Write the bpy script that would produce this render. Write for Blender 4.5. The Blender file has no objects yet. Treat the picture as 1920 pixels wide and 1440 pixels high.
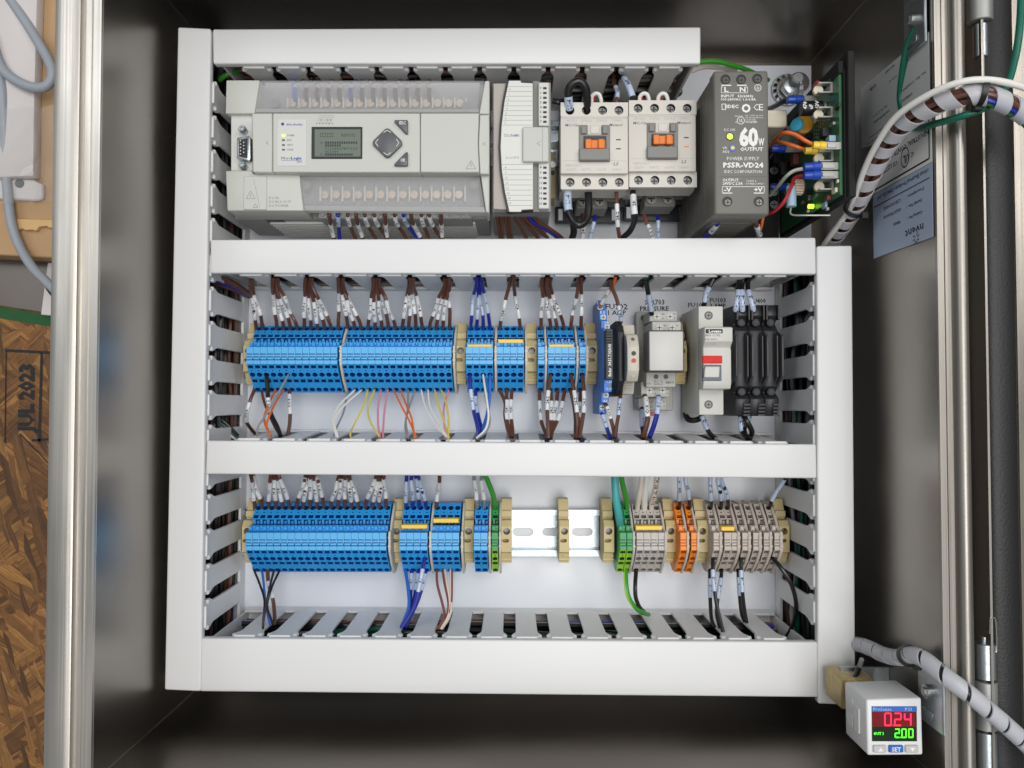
import bpy, bmesh, math, random
from mathutils import Vector, Matrix
random.seed(11)
SC = bpy.context.scene
COL = SC.collection
# ------------------------------------------------------------------ camera
D, F, TILT = 600.0, 1480.0, math.atan(40 / 1480)      # camera height above the plate (mm), focal length (px of a 1920 wide picture)
cam = bpy.data.cameras.new('camera'); cam.sensor_width = 36; cam.lens = 36 * F / 1920
cam.clip_start = 0.02; cam.clip_end = 50
camo = bpy.data.objects.new('camera', cam); COL.objects.link(camo)
camo.location = (0, 0, D / 1000); camo.rotation_euler = (TILT, 0, 0); SC.camera = camo
# ------------------------------------------------------------------ light
W = bpy.data.worlds.new('World'); SC.world = W; W.use_nodes = True
W.node_tree.nodes['Background'].inputs[0].default_value = (0.93, 0.97, 1.0, 1)
W.node_tree.nodes['Background'].inputs[1].default_value = 0.26
def area(name, loc, target, sx, sy, power, col):
    l = bpy.data.lights.new(name, 'AREA'); l.shape = 'RECTANGLE'; l.size = sx; l.size_y = sy; l.energy = power; l.color = col
    o = bpy.data.objects.new(name, l); COL.objects.link(o); o.location = loc
    d = Vector(target) - Vector(loc); o.rotation_euler = d.to_track_quat('-Z', 'Y').to_euler()
    return o
area('ceiling_and_fill_lamp', (0.32, 0.0, 2.0), (0, 0, 0), 1.7, 0.8, 25.5, (1.0, 0.985, 0.965))
area('ceiling_and_fill_lamp', (-1.3, 1.0, 2.1), (0, 0, 0), 1.4, 0.5, 10, (0.95, 0.98, 1.0))  # added fill lamp on the left, lifts the steel walls
area('ceiling_and_fill_lamp', (1.5, 0.9, 2.1), (0, 0, 0), 1.2, 0.4, 10, (1.0, 0.98, 0.95))  # added fill lamp on the right, not a known fixture
SC.view_settings.view_transform = 'Standard'; SC.view_settings.look = 'None'; SC.view_settings.gamma = 1
SC.view_settings.use_curve_mapping = False
SC.view_settings.exposure = 0.0
# ------------------------------------------------------------------ helpers
def U(px, py, z):                                   # a point of the photograph seen at height z above the plate -> mm
    s, c = math.sin(TILT), math.cos(TILT)
    dy = c * (720 - py) + s * F; dz = s * (720 - py) - c * F
    t = (z - D) / dz
    return ((px - 960) * t, dy * t)
def P3(px, py, z):
    x, y = U(px, py, z); return Vector((x, y, z))
def V(*a): return Vector(a)
_tc = {}
def tmesh(s, shear=0.0, bold=0.0, res=1):
    k = (s, shear, bold, res)
    if k in _tc: return _tc[k]
    cu = bpy.data.curves.new('t', 'FONT'); cu.body = s; cu.size = 1; cu.resolution_u = res; cu.shear = shear; cu.offset = bold
    ob = bpy.data.objects.new('t', cu)
    me = ob.to_mesh()
    vs = [(v.co.x, v.co.y) for v in me.vertices]; fs = [tuple(p.vertices) for p in me.polygons]
    ob.to_mesh_clear(); bpy.data.objects.remove(ob); bpy.data.curves.remove(cu)
    x0 = min(v[0] for v in vs) if vs else 0; x1 = max(v[0] for v in vs) if vs else 1
    r = ([(v[0] - x0, v[1]) for v in vs], fs, x1 - x0)
    _tc[k] = r
    return r
CAP = max(v[1] for v in tmesh('H')[0])
class MB:
    def __init__(s):
        s.v = []; s.f = []; s.m = []; s.pv = []; s.pf = []; s.pm = []
    def add(s, vs, fs, m=0):
        b = len(s.v); s.v += [Vector(v) for v in vs]
        for f in fs: s.f.append(tuple(b + i for i in f)); s.m.append(m)
        return s
    def padd(s, vs, fs, m=1):
        b = len(s.pv); s.pv += [Vector(v) for v in vs]
        for f in fs: s.pf.append(tuple(b + i for i in f)); s.pm.append(m)
        return s
    def box(s, x0, x1, y0, y1, z0, z1, m=0):
        return s.add([(x0,y0,z0),(x1,y0,z0),(x1,y1,z0),(x0,y1,z0),(x0,y0,z1),(x1,y0,z1),(x1,y1,z1),(x0,y1,z1)],
                     [(3,2,1,0),(4,5,6,7),(0,1,5,4),(1,2,6,5),(2,3,7,6),(3,0,4,7)], m)
    def pbox(s, ax, ay, bx, by, z0, z1, m=0):       # front face given as a photo rectangle at height z1
        x0, y1 = U(ax, ay, z1); x1, y0 = U(bx, by, z1)
        return s.box(x0, x1, y0, y1, z0, z1, m)
    def prism(s, poly, a, b, axis='z', m=0):         # polygon (2 coords) swept along an axis from a to b
        n = len(poly)
        def pt(p, h): return (p[0], p[1], h) if axis == 'z' else ((h, p[0], p[1]) if axis == 'x' else (p[0], h, p[1]))
        vs = [pt(p, a) for p in poly] + [pt(p, b) for p in poly]
        fs = [tuple(range(n - 1, -1, -1)), tuple(range(n, 2 * n))] + [(i, (i + 1) % n, n + (i + 1) % n, n + i) for i in range(n)]
        return s.add(vs, fs, m)
    def pprism(s, pts, z0, z1, m=0):                 # photo polygon at height z1, swept straight down to z0
        return s.prism([U(x, y, z1) for x, y in pts], z0, z1, 'z', m)
    def cyl(s, c, r, h, ax=(0,0,1), n=16, r2=None, m=0):
        ax = Vector(ax).normalized(); c = Vector(c); r2 = r if r2 is None else r2
        a = ax.orthogonal().normalized(); b = ax.cross(a)
        ds = [a * math.cos(2*math.pi*i/n) + b * math.sin(2*math.pi*i/n) for i in range(n)]
        vs = [c + d * r for d in ds] + [c + ax * h + d * r2 for d in ds]
        return s.add(vs, [tuple(range(n-1,-1,-1)), tuple(range(n,2*n))] + [(i,(i+1)%n,n+(i+1)%n,n+i) for i in range(n)], m)
    def ring(s, c, r0, r1, h, ax=(0,0,1), n=16, m=0):
        ax = Vector(ax).normalized(); c = Vector(c); a = ax.orthogonal().normalized(); b = ax.cross(a); vs = []
        for rr, hh in ((r0,0),(r1,0),(r1,h),(r0,h)):
            vs += [c + ax*hh + (a*math.cos(2*math.pi*i/n)+b*math.sin(2*math.pi*i/n))*rr for i in range(n)]
        fs = []
        for k in range(4):
            k2 = (k+1) % 4
            fs += [(k*n+i, k*n+(i+1)%n, k2*n+(i+1)%n, k2*n+i) for i in range(n)]
        return s.add(vs, fs, m)
    def tube(s, pts, r, n=8, m=0, caps=True, rad=None):
        pts = [Vector(p) for p in pts]; k = len(pts); fr = frames(pts); vs = []
        for i in range(k):
            t, a, b = fr[i]; rr = rad[i] if rad else r
            vs += [pts[i] + (a*math.cos(2*math.pi*j/n)+b*math.sin(2*math.pi*j/n))*rr for j in range(n)]
        fs = [(i*n+j, i*n+(j+1)%n, (i+1)*n+(j+1)%n, (i+1)*n+j) for i in range(k-1) for j in range(n)]
        if caps: fs += [tuple(range(n-1,-1,-1)), tuple(range((k-1)*n, k*n))]
        return s.add(vs, fs, m)
    def cell(s, p, eu, ev, w, h, hole=None, depth=4.0, m=0, mi=None):   # a plate cell with one recessed hole ('c' round / 's' square, cu, cv, size, size2)
        p = Vector(p); eu = Vector(eu).normalized(); ev = Vector(ev).normalized(); nn = eu.cross(ev)
        q = lambda u, v, d=0: p + eu*u + ev*v - nn*d
        if not hole:
            return s.add([q(0,0),q(w,0),q(w,h),q(0,h)], [(0,1,2,3)], m)
        kind, cu, cv, sz = hole[:4]; sv = hole[4] if len(hole) > 4 else sz
        if kind == 'c':
            out = [(w*i/4, 0) for i in range(4)] + [(w, h*i/4) for i in range(4)] + [(w-w*i/4, h) for i in range(4)] + [(0, h-h*i/4) for i in range(4)]
            inn = [(cu + sz*math.cos(-2.356+2*math.pi*i/16), cv + sz*math.sin(-2.356+2*math.pi*i/16)) for i in range(16)]
        else:
            out = [(0,0),(w,0),(w,h),(0,h)]; inn = [(cu-sz,cv-sv),(cu+sz,cv-sv),(cu+sz,cv+sv),(cu-sz,cv+sv)]
        n = len(out)
        vs = [q(*o) for o in out] + [q(*o) for o in inn] + [q(o[0],o[1],depth) for o in inn]
        s.add(vs, [(i,(i+1)%n,n+(i+1)%n,n+i) for i in range(n)], m)
        b = len(s.v) - 3*n; mm = m if mi is None else mi
        for i in range(n): s.f.append((b+n+i, b+n+(i+1)%n, b+2*n+(i+1)%n, b+2*n+i)); s.m.append(mm)
        s.f.append(tuple(b+2*n+i for i in range(n))); s.m.append(mm)
        return s
    def text(s, st, o, h, xd=(1,0,0), yd=(0,1,0), w=None, al='L', m=1, shear=0, bold=0, res=1, lift=0.06):
        vs, fs, wd = tmesh(st, shear, bold, res); k = h / CAP; kx = k if w is None else w / max(wd, 1e-6)
        xd = Vector(xd).normalized(); yd = Vector(yd).normalized(); o = Vector(o) + xd.cross(yd) * lift
        off = {'L': 0, 'C': -wd*kx/2, 'R': -wd*kx}[al]
        return s.padd([o + xd*(v[0]*kx+off) + yd*(v[1]*k) for v in vs], fs, m)
    def ptext(s, st, px, py, hpx, z, w=None, al='L', m=1, **k):    # flat lettering: left/centre baseline at a photo point, cap height and width in photo px
        x, y = U(px, py, z); q = (D - z) / F
        return s.text(st, (x, y, z), hpx*q, w=None if w is None else w*q, al=al, m=m, **k)
    def pquad(s, ax, ay, bx, by, z, m=1, lift=0.05):
        x0, y1 = U(ax, ay, z); x1, y0 = U(bx, by, z); z += lift
        return s.padd([(x0,y0,z),(x1,y0,z),(x1,y1,z),(x0,y1,z)], [(0,1,2,3)], m)
    def pline(s, ax, ay, bx, by, wpx, z, m=1, lift=0.05):
        a = P3(ax, ay, z); b = P3(bx, by, z); d = (b-a).normalized(); n = V(-d.y, d.x, 0) * (wpx*(D-z)/F/2); l = V(0,0,lift)
        return s.padd([a-n+l, b-n+l, b+n+l, a+n+l], [(0,1,2,3)], m)
    def build(s, name, mats, parent=None, org=None, bevel=0, seg=1, smooth=True, ang=40, local=False):
        if not isinstance(mats, (list, tuple)): mats = [mats]
        if parent is not None: org = ORG.get(parent.name, V(0,0,0))
        elif org is None:
            if local: org = V(0,0,0)
            else:
                al = s.v or s.pv
                xs = [v.x for v in al]; ys = [v.y for v in al]; org = V((min(xs)+max(xs))/2, (min(ys)+max(ys))/2, min(v.z for v in al))
        org = Vector(org); me = bpy.data.meshes.new(name)
        bm = bmesh.new(); bv = [bm.verts.new((v-org)*0.001) for v in s.v]
        for f, m in zip(s.f, s.m):
            try: fc = bm.faces.new([bv[i] for i in f]); fc.material_index = m
            except ValueError: pass
        if s.f and s.recalc: bmesh.ops.recalc_face_normals(bm, faces=bm.faces[:])
        if bevel:
            ed = [e for e in bm.edges if len(e.link_faces) == 2 and e.calc_face_angle(0) > 0.6]
            bmesh.ops.bevel(bm, geom=ed, offset=bevel*0.001, segments=seg, affect='EDGES', clamp_overlap=True, profile=0.5)
        for f in bm.faces: f.smooth = smooth
        pv = [bm.verts.new((v-org)*0.001) for v in s.pv]
        for f, m in zip(s.pf, s.pm):
            try: fc = bm.faces.new([pv[i] for i in f]); fc.material_index = m
            except ValueError: pass
        bm.to_mesh(me); bm.free()
        if smooth: me.set_sharp_from_angle(angle=math.radians(ang))
        for m in mats: me.materials.append(M[m])
        o = bpy.data.objects.new(name, me); COL.objects.link(o)
        if parent is not None: o.parent = parent
        else: o.location = org * 0.001
        ORG[o.name] = org
        return o
    recalc = True
ORG = {}
def frames(pts):
    k = len(pts); out = []; a = None
    for i in range(k):
        t = (pts[min(i+1,k-1)] - pts[max(i-1,0)])
        t = t.normalized() if t.length > 1e-9 else V(0,0,1)
        if a is None:
            ref = V(0,0,1) if abs(t.z) < 0.9 else V(1,0,0)
            a = (ref - t*ref.dot(t)).normalized()
        else:
            a = a - t*a.dot(t); a = a.normalized() if a.length > 1e-6 else t.orthogonal().normalized()
        out.append((t, a, t.cross(a)))
    return out
def cr(pts, seg=6):                                   # Catmull-Rom
    p = [Vector(q) for q in pts]; p = [p[0]*2-p[1]] + p + [p[-1]*2-p[-2]]; out = []
    for i in range(1, len(p)-2):
        for j in range(seg):
            t = j/seg; a,b,c,d = p[i-1],p[i],p[i+1],p[i+2]
            out.append(0.5*((2*b)+(c-a)*t+(2*a-5*b+4*c-d)*t*t+(3*b-a-3*c+d)*t*t*t))
    out.append(p[-2]); return out
def pp(pts, seg=6): return cr([P3(*q) for q in pts], seg)
def tag(o, label, cat, group=None):
    o['label'] = label; o['category'] = cat
    if group: o['group'] = group
    return o
def thing(name, label, cat, org=(0,0,0), group=None):
    o = bpy.data.objects.new(name, None); COL.objects.link(o); o.location = Vector(org)*0.001; o.empty_display_size = 0.01
    ORG[o.name] = Vector(org); return tag(o, label, cat, group)
def struct(o): o['kind'] = 'structure'; return o
def copy_tree(o, loc, label=None, group=None):         # a thing and its parts, sharing mesh data
    c = o.copy(); COL.objects.link(c); c.location = Vector(loc)*0.001; ORG[c.name] = Vector(loc)
    if label: c['label'] = label
    if group: c['group'] = group
    for ch in o.children:
        d = ch.copy(); COL.objects.link(d); d.parent = c
    return c
NTH = ['first','second','third','fourth','fifth','sixth','seventh','eighth','ninth','tenth','eleventh','twelfth','thirteenth','fourteenth','fifteenth','sixteenth','seventeenth','eighteenth','nineteenth','twentieth']
# ------------------------------------------------------------------ materials
M = {}
def lin(c): return tuple(((x/255)/12.92 if x/255 <= 0.04045 else ((x/255+0.055)/1.055)**2.4) for x in c)
def mk(name, rgb, rough=0.45, metal=0.0, var=0.06, scale=60, bump=0.0, bscale=900, emit=0, alpha=None, spec=0.5, coat=0):
    m = bpy.data.materials.new(name); m.use_nodes = True; nt = m.node_tree; b = nt.nodes['Principled BSDF']; c = lin(rgb)
    b.inputs['Roughness'].default_value = rough; b.inputs['Metallic'].default_value = metal
    b.inputs['Specular IOR Level'].default_value = spec; b.inputs['Coat Weight'].default_value = coat
    b.inputs['Base Color'].default_value = (*c, 1)
    tc = nt.nodes.new('ShaderNodeTexCoord')
    if var:
        n = nt.nodes.new('ShaderNodeTexNoise'); n.inputs['Scale'].default_value = scale; n.inputs['Detail'].default_value = 3
        nt.links.new(tc.outputs['Object'], n.inputs['Vector'])
        mx = nt.nodes.new('ShaderNodeMix'); mx.data_type = 'RGBA'
        mx.inputs[6].default_value = (*[x*(1-var) for x in c], 1); mx.inputs[7].default_value = (*[min(1, x*(1+var)) for x in c], 1)
        nt.links.new(n.outputs['Fac'], mx.inputs[0]); nt.links.new(mx.outputs[2], b.inputs['Base Color'])
    if bump:
        n2 = nt.nodes.new('ShaderNodeTexNoise'); n2.inputs['Scale'].default_value = bscale; n2.inputs['Detail'].default_value = 2
        nt.links.new(tc.outputs['Object'], n2.inputs['Vector'])
        bp = nt.nodes.new('ShaderNodeBump'); bp.inputs['Strength'].default_value = bump; bp.inputs['Distance'].default_value = 0.0004
        nt.links.new(n2.outputs['Fac'], bp.inputs['Height']); nt.links.new(bp.outputs['Normal'], b.inputs['Normal'])
    if emit:
        b.inputs['Emission Color'].default_value = (*c, 1); b.inputs['Emission Strength'].default_value = emit
    M[name] = m; return m
def clear(name, rgb, opac, rough=0.15, trans=0.35):     # clear or milky plastic film: part straight through, part plastic
    m = bpy.data.materials.new(name); m.use_nodes = True; nt = m.node_tree; b = nt.nodes['Principled BSDF']; c = lin(rgb)
    b.inputs['Base Color'].default_value = (*c, 1); b.inputs['Roughness'].default_value = rough
    t = nt.nodes.new('ShaderNodeBsdfTransparent'); t.inputs[0].default_value = (0.97, 0.97, 0.97, 1)
    tl = nt.nodes.new('ShaderNodeBsdfTranslucent'); tl.inputs[0].default_value = (*c, 1)
    m1 = nt.nodes.new('ShaderNodeMixShader'); m1.inputs[0].default_value = trans
    nt.links.new(b.outputs[0], m1.inputs[1]); nt.links.new(tl.outputs[0], m1.inputs[2])
    m2 = nt.nodes.new('ShaderNodeMixShader'); m2.inputs[0].default_value = opac
    nt.links.new(t.outputs[0], m2.inputs[1]); nt.links.new(m1.outputs[0], m2.inputs[2])
    nt.links.new(m2.outputs[0], nt.nodes['Material Output'].inputs[0]); M[name] = m; return m
def brushed(name, rgb, rough, sc=(900, 6, 6), var=0.17):
    m = mk(name, rgb, rough, 1.0, var=0); nt = m.node_tree; b = nt.nodes['Principled BSDF']
    tc = nt.nodes['Texture Coordinate']; mp = nt.nodes.new('ShaderNodeMapping'); mp.inputs['Scale'].default_value = sc
    n = nt.nodes.new('ShaderNodeTexNoise'); n.inputs['Scale'].default_value = 1; n.inputs['Detail'].default_value = 4
    nt.links.new(tc.outputs['Object'], mp.inputs[0]); nt.links.new(mp.outputs[0], n.inputs['Vector'])
    n3 = nt.nodes.new('ShaderNodeTexNoise'); n3.inputs['Scale'].default_value = 9; n3.inputs['Detail'].default_value = 4
    nt.links.new(tc.outputs['Object'], n3.inputs['Vector'])
    ad = nt.nodes.new('ShaderNodeMath'); ad.operation = 'ADD'; nt.links.new(n.outputs['Fac'], ad.inputs[0]); nt.links.new(n3.outputs['Fac'], ad.inputs[1])
    mr = nt.nodes.new('ShaderNodeMapRange'); mr.inputs[1].default_value = 0.6; mr.inputs[2].default_value = 1.4
    mr.inputs[3].default_value = rough*(1-2*var); mr.inputs[4].default_value = rough*(1+2*var)
    nt.links.new(ad.outputs[0], mr.inputs[0]); nt.links.new(mr.outputs[0], b.inputs['Roughness'])
    bp = nt.nodes.new('ShaderNodeBump'); bp.inputs['Strength'].default_value = 0.22; bp.inputs['Distance'].default_value = 0.0003
    nt.links.new(n.outputs['Fac'], bp.inputs['Height']); nt.links.new(bp.outputs['Normal'], b.inputs['Normal'])
    return m
brushed('steel', (152, 147, 141), 0.32); brushed('steel_rim', (196, 191, 184), 0.40)
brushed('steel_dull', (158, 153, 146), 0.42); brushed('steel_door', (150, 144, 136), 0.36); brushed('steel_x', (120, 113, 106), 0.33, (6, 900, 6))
mk('zinc', (186, 192, 196), 0.36, 1.0, var=0.12, scale=140, bump=0.15, bscale=500)
mk('rail_zinc', (150, 160, 166), 0.24, 1.0, var=0.1, scale=120, bump=0.1, bscale=300); mk('screw_steel', (118, 118, 116), 0.42, 0.9, var=0.1); mk('tin', (168, 168, 165), 0.5, 0.75, var=0.05); mk('chrome', (190, 190, 188), 0.27, 1.0, var=0)
mk('plate_white', (234, 237, 243), 0.38, var=0.012, scale=20, bump=0.05, bscale=260)
mk('duct_white', (229, 229, 229), 0.42, var=0.012, scale=14, bump=0.05, bscale=400)
def specks(name):                                       # sparse dust specks on moulded plastic
    nt = M[name].node_tree; b = nt.nodes['Principled BSDF']; src = b.inputs['Base Color'].links[0].from_socket
    tc = nt.nodes['Texture Coordinate']; v = nt.nodes.new('ShaderNodeTexVoronoi'); v.inputs['Scale'].default_value = 55; nt.links.new(tc.outputs['Object'], v.inputs['Vector'])
    lt = nt.nodes.new('ShaderNodeMath'); lt.operation = 'LESS_THAN'; lt.inputs[1].default_value = 0.028; nt.links.new(v.outputs['Distance'], lt.inputs[0])
    sp = nt.nodes.new('ShaderNodeSeparateColor'); nt.links.new(v.outputs['Color'], sp.inputs[0])
    gt = nt.nodes.new('ShaderNodeMath'); gt.operation = 'GREATER_THAN'; gt.inputs[1].default_value = 0.55; nt.links.new(sp.outputs[0], gt.inputs[0])
    mu = nt.nodes.new('ShaderNodeMath'); mu.operation = 'MULTIPLY'; nt.links.new(lt.outputs[0], mu.inputs[0]); nt.links.new(gt.outputs[0], mu.inputs[1])
    mu2 = nt.nodes.new('ShaderNodeMath'); mu2.operation = 'MULTIPLY'; mu2.inputs[1].default_value = 0.4; nt.links.new(mu.outputs[0], mu2.inputs[0])
    mx = nt.nodes.new('ShaderNodeMix'); mx.data_type = 'RGBA'; mx.inputs[7].default_value = (.12, .11, .1, 1); nt.links.new(mu2.outputs[0], mx.inputs[0]); nt.links.new(src, mx.inputs[6]); nt.links.new(mx.outputs[2], b.inputs['Base Color'])
specks('duct_white'); specks('plate_white')
mk('plc_grey', (200, 201, 194), 0.5, var=0.015, bump=0.25, bscale=1500)
mk('plc_light', (212, 212, 208), 0.5, var=0.012)
mk('plc_side', (150, 150, 148), 0.5, var=0.03)
mk('panel_white', (222, 222, 216), 0.5, var=0.01)
mk('cream', (214, 209, 200), 0.5, var=0.012, bump=0.08)
mk('taupe', (178, 170, 163), 0.55, var=0.02)
mk('psu_grey', (110, 108, 102), 0.5, var=0.04, bump=0.15, bscale=1300)
mk('dark_grey', (86, 86, 88), 0.45, var=0.04)
mk('mid_grey', (132, 132, 128), 0.5, var=0.03)
mk('black', (24, 24, 25), 0.45, var=0.1); mk('black_matte', (22, 22, 22), 0.75, var=0.12, bump=0.3)
mk('near_black', (40, 41, 45), 0.42, var=0.06)
mk('ink', (28, 28, 30), 0.6, var=0); mk('ink_grey', (120, 120, 118), 0.6, var=0); mk('ink_faint', (176, 173, 166), 0.6, var=0)
mk('ink_white', (232, 232, 228), 0.5, var=0); mk('ink_blue', (40, 70, 170), 0.5, var=0)
mk('blue_block', (46, 160, 234), 0.38, var=0.035, scale=90); mk('blue_lit', (96, 184, 240), 0.4, var=0.03, scale=90)  # second blue is the block tops, light on them put into the colour
mk('blue_relay', (32, 116, 205), 0.42, var=0.03)
mk('orange_block', (245, 140, 38), 0.42, var=0.03); mk('green_block', (58, 158, 92), 0.42, var=0.03)
mk('lime', (160, 208, 52), 0.42, var=0.03); mk('beige_block', (196, 184, 174), 0.5, var=0.02)
mk('grey_block', (196, 190, 184), 0.5, var=0.02)
mk('end_plate', (206, 200, 186), 0.5, var=0.03); mk('tan', (206, 188, 138), 0.5, var=0.03)
mk('yellow', (244, 206, 66), 0.4, var=0.02); mk('orange', (232, 124, 30), 0.42, var=0.02); mk('red', (190, 36, 36), 0.4, var=0.02)
mk('w_brown', (96, 60, 46), 0.33, var=0.1); mk('w_blue', (32, 44, 150), 0.33, var=0.08); mk('w_black', (26, 26, 27), 0.3, var=0.1)
mk('w_white', (228, 226, 220), 0.4, var=0.03); mk('w_grey', (140, 142, 146), 0.4, var=0.05); mk('w_green', (62, 150, 52), 0.35, var=0.06)
mk('w_teal', (70, 172, 172), 0.4, var=0.04); mk('w_dkgreen', (10, 98, 78), 0.35, var=0.06); mk('w_orange', (226, 112, 44), 0.36, var=0.05)
mk('w_yellow', (222, 204, 84), 0.4, var=0.04); mk('w_pink', (222, 142, 164), 0.4, var=0.04); mk('w_ltblue', (44, 104, 204), 0.36, var=0.05)
mk('w_red', (186, 40, 52), 0.36, var=0.05); mk('w_maroon', (130, 74, 66), 0.36, var=0.05); mk('w_ivory', (222, 208, 196), 0.36, var=0.05)
mk('sleeve', (226, 228, 230), 0.35, var=0.02, coat=0.3); mk('sleeve_blue', (186, 200, 224), 0.3, var=0.03, coat=0.4)
mk('cable_grey', (158, 164, 172), 0.45, var=0.05); mk('gasket', (20, 20, 21), 0.5, var=0.12, bump=0.5, bscale=700)
# ------------------------------------------------------------------ floor and the things lying beside the enclosure
def osb():
    m = bpy.data.materials.new('osb'); m.use_nodes = True; nt = m.node_tree; b = nt.nodes['Principled BSDF']; b.inputs['Roughness'].default_value = 0.62
    tc = nt.nodes.new('ShaderNodeTexCoord'); prev = None
    v = nt.nodes.new('ShaderNodeTexVoronoi'); v.inputs['Scale'].default_value = 34
    wn = nt.nodes.new('ShaderNodeTexNoise'); wn.inputs['Scale'].default_value = 20; wn.inputs['Detail'].default_value = 3
    nt.links.new(tc.outputs['Object'], wn.inputs['Vector'])
    ad = nt.nodes.new('ShaderNodeVectorMath'); ad.operation = 'MULTIPLY_ADD'; ad.inputs[1].default_value = (0.012, 0.012, 0)
    nt.links.new(wn.outputs['Color'], ad.inputs[0]); nt.links.new(tc.outputs['Object'], ad.inputs[2])
    cols = []; fib = []
    for i, (a, sx, sy) in enumerate(((35, 30, 210), (-38, 26, 190), (72, 34, 240))):
        m0 = nt.nodes.new('ShaderNodeMapping'); m0.inputs['Rotation'].default_value = (0, 0, math.radians(a)); nt.links.new(ad.outputs[0], m0.inputs[0])
        mp = nt.nodes.new('ShaderNodeMapping'); mp.inputs['Scale'].default_value = (sx, sy, 1); mp.inputs['Location'].default_value = (i*3.1, i*1.7, 0)
        nt.links.new(m0.outputs[0], mp.inputs[0])
        vo = nt.nodes.new('ShaderNodeTexVoronoi'); vo.inputs['Scale'].default_value = 1
        nt.links.new(mp.outputs[0], vo.inputs['Vector']); cols.append(vo)
        fm = nt.nodes.new('ShaderNodeMapping'); fm.inputs['Scale'].default_value = (22, 700, 1); nt.links.new(m0.outputs[0], fm.inputs[0])
        fb = nt.nodes.new('ShaderNodeTexNoise'); fb.inputs['Scale'].default_value = 1; fb.inputs['Detail'].default_value = 3; nt.links.new(fm.outputs[0], fb.inputs['Vector']); fib.append(fb)
    n = nt.nodes.new('ShaderNodeTexNoise'); n.inputs['Scale'].default_value = 45; n.inputs['Detail'].default_value = 1
    nt.links.new(tc.outputs['Object'], n.inputs['Vector'])
    def ramp(src, stops):
        r = nt.nodes.new('ShaderNodeValToRGB'); e = r.color_ramp.elements
        for k, (p, c) in enumerate(stops):
            el = e[k] if k < 2 else e.new(p)
            el.position = p; el.color = (*lin(c), 1)
        nt.links.new(src, r.inputs[0]); return r
    sep = []
    for vo in cols:
        s = nt.nodes.new('ShaderNodeSeparateColor'); nt.links.new(vo.outputs['Color'], s.inputs[0]); sep.append(s)
    r1 = ramp(sep[0].outputs[0], [(0, (104, 68, 34)), (1, (164, 116, 62)), (0.35, (122, 82, 42)), (0.7, (144, 98, 50))])
    r2 = ramp(sep[1].outputs[0], [(0, (92, 60, 30)), (1, (158, 112, 58)), (0.5, (122, 82, 42))])
    r3 = ramp(sep[2].outputs[0], [(0, (80, 53, 29)), (1, (146, 104, 56)), (0.5, (110, 73, 38))])
    def fibre(r, fb):
        m_ = nt.nodes.new('ShaderNodeMapRange'); m_.inputs[1].default_value = .3; m_.inputs[2].default_value = .7; m_.inputs[3].default_value = .6; m_.inputs[4].default_value = 1.25; nt.links.new(fb.outputs['Fac'], m_.inputs[0])
        v_ = nt.nodes.new('ShaderNodeVectorMath'); v_.operation = 'SCALE'; nt.links.new(r.outputs[0], v_.inputs[0]); nt.links.new(m_.outputs[0], v_.inputs['Scale']); return v_
    r1, r2, r3 = fibre(r1, fib[0]), fibre(r2, fib[1]), fibre(r3, fib[2])
    mx = nt.nodes.new('ShaderNodeMix'); mx.data_type = 'RGBA'; st = nt.nodes.new('ShaderNodeMath'); st.operation = 'GREATER_THAN'; st.inputs[1].default_value = 0.5
    nt.links.new(n.outputs['Fac'], st.inputs[0]); nt.links.new(st.outputs[0], mx.inputs[0]); nt.links.new(r1.outputs[0], mx.inputs[6]); nt.links.new(r2.outputs[0], mx.inputs[7])
    mx2 = nt.nodes.new('ShaderNodeMix'); mx2.data_type = 'RGBA'; s2 = nt.nodes.new('ShaderNodeMath'); s2.operation = 'GREATER_THAN'; s2.inputs[1].default_value = 0.62
    nt.links.new(sep[2].outputs[1], s2.inputs[0]); nt.links.new(s2.outputs[0], mx2.inputs[0]); nt.links.new(mx.outputs[2], mx2.inputs[6]); nt.links.new(r3.outputs[0], mx2.inputs[7])
    fn = nt.nodes.new('ShaderNodeTexNoise'); fn.inputs['Scale'].default_value = 160; fn.inputs['Detail'].default_value = 4; nt.links.new(ad.outputs[0], fn.inputs['Vector'])
    mul = nt.nodes.new('ShaderNodeMix'); mul.data_type = 'RGBA'; mul.blend_type = 'OVERLAY'; mul.inputs[0].default_value = 0.35
    nt.links.new(mx2.outputs[2], mul.inputs[6]); nt.links.new(fn.outputs['Fac'], mul.inputs[7])
    nt.links.new(mul.outputs[2], b.inputs['Base Color'])
    bp = nt.nodes.new('ShaderNodeBump'); bp.inputs['Strength'].default_value = 0.5; bp.inputs['Distance'].default_value = 0.001
    nt.links.new(sep[0].outputs[0], bp.inputs['Height']); nt.links.new(bp.outputs['Normal'], b.inputs['Normal']); M['osb'] = m
osb()
mk('cardboard', (184, 150, 112), 0.7, var=0.08, scale=30, bump=0.2, bscale=300); mk('pine', (216, 178, 122), 0.65, var=0.1, scale=60, bump=0.6, bscale=400)
mk('green_paint', (18, 84, 34), 0.6, var=0.15, scale=80); mk('grey_wrap', (104, 98, 92), 0.28, 0.5, var=0.25, scale=14)
mk('foam_white', (212, 205, 203), 0.4, var=0.02, scale=12); clear('plastic_film', (240, 240, 240), 0.12, 0.06, 0.2)
ZF = -20
mb = MB(); mb.box(-900, 900, -700, 700, ZF-12, ZF)
fl = struct(mb.build('floor', ['osb', 'ink'], bevel=0))
g = MB(); a = U(-40, 580, ZF); b_ = U(110, 600, ZF)
y0a, y0b = U(0, 583, ZF)[1], U(100, 607, ZF)[1]
g.prism([U(-40, 568, ZF), U(130, 597, ZF), U(130, 618, ZF), U(-40, 590, ZF)], ZF+0.4, ZF+0.8)
g.build('painted_edge', 'green_paint', fl)
st = MB()
o = P3(36, 800, ZF)
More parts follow.
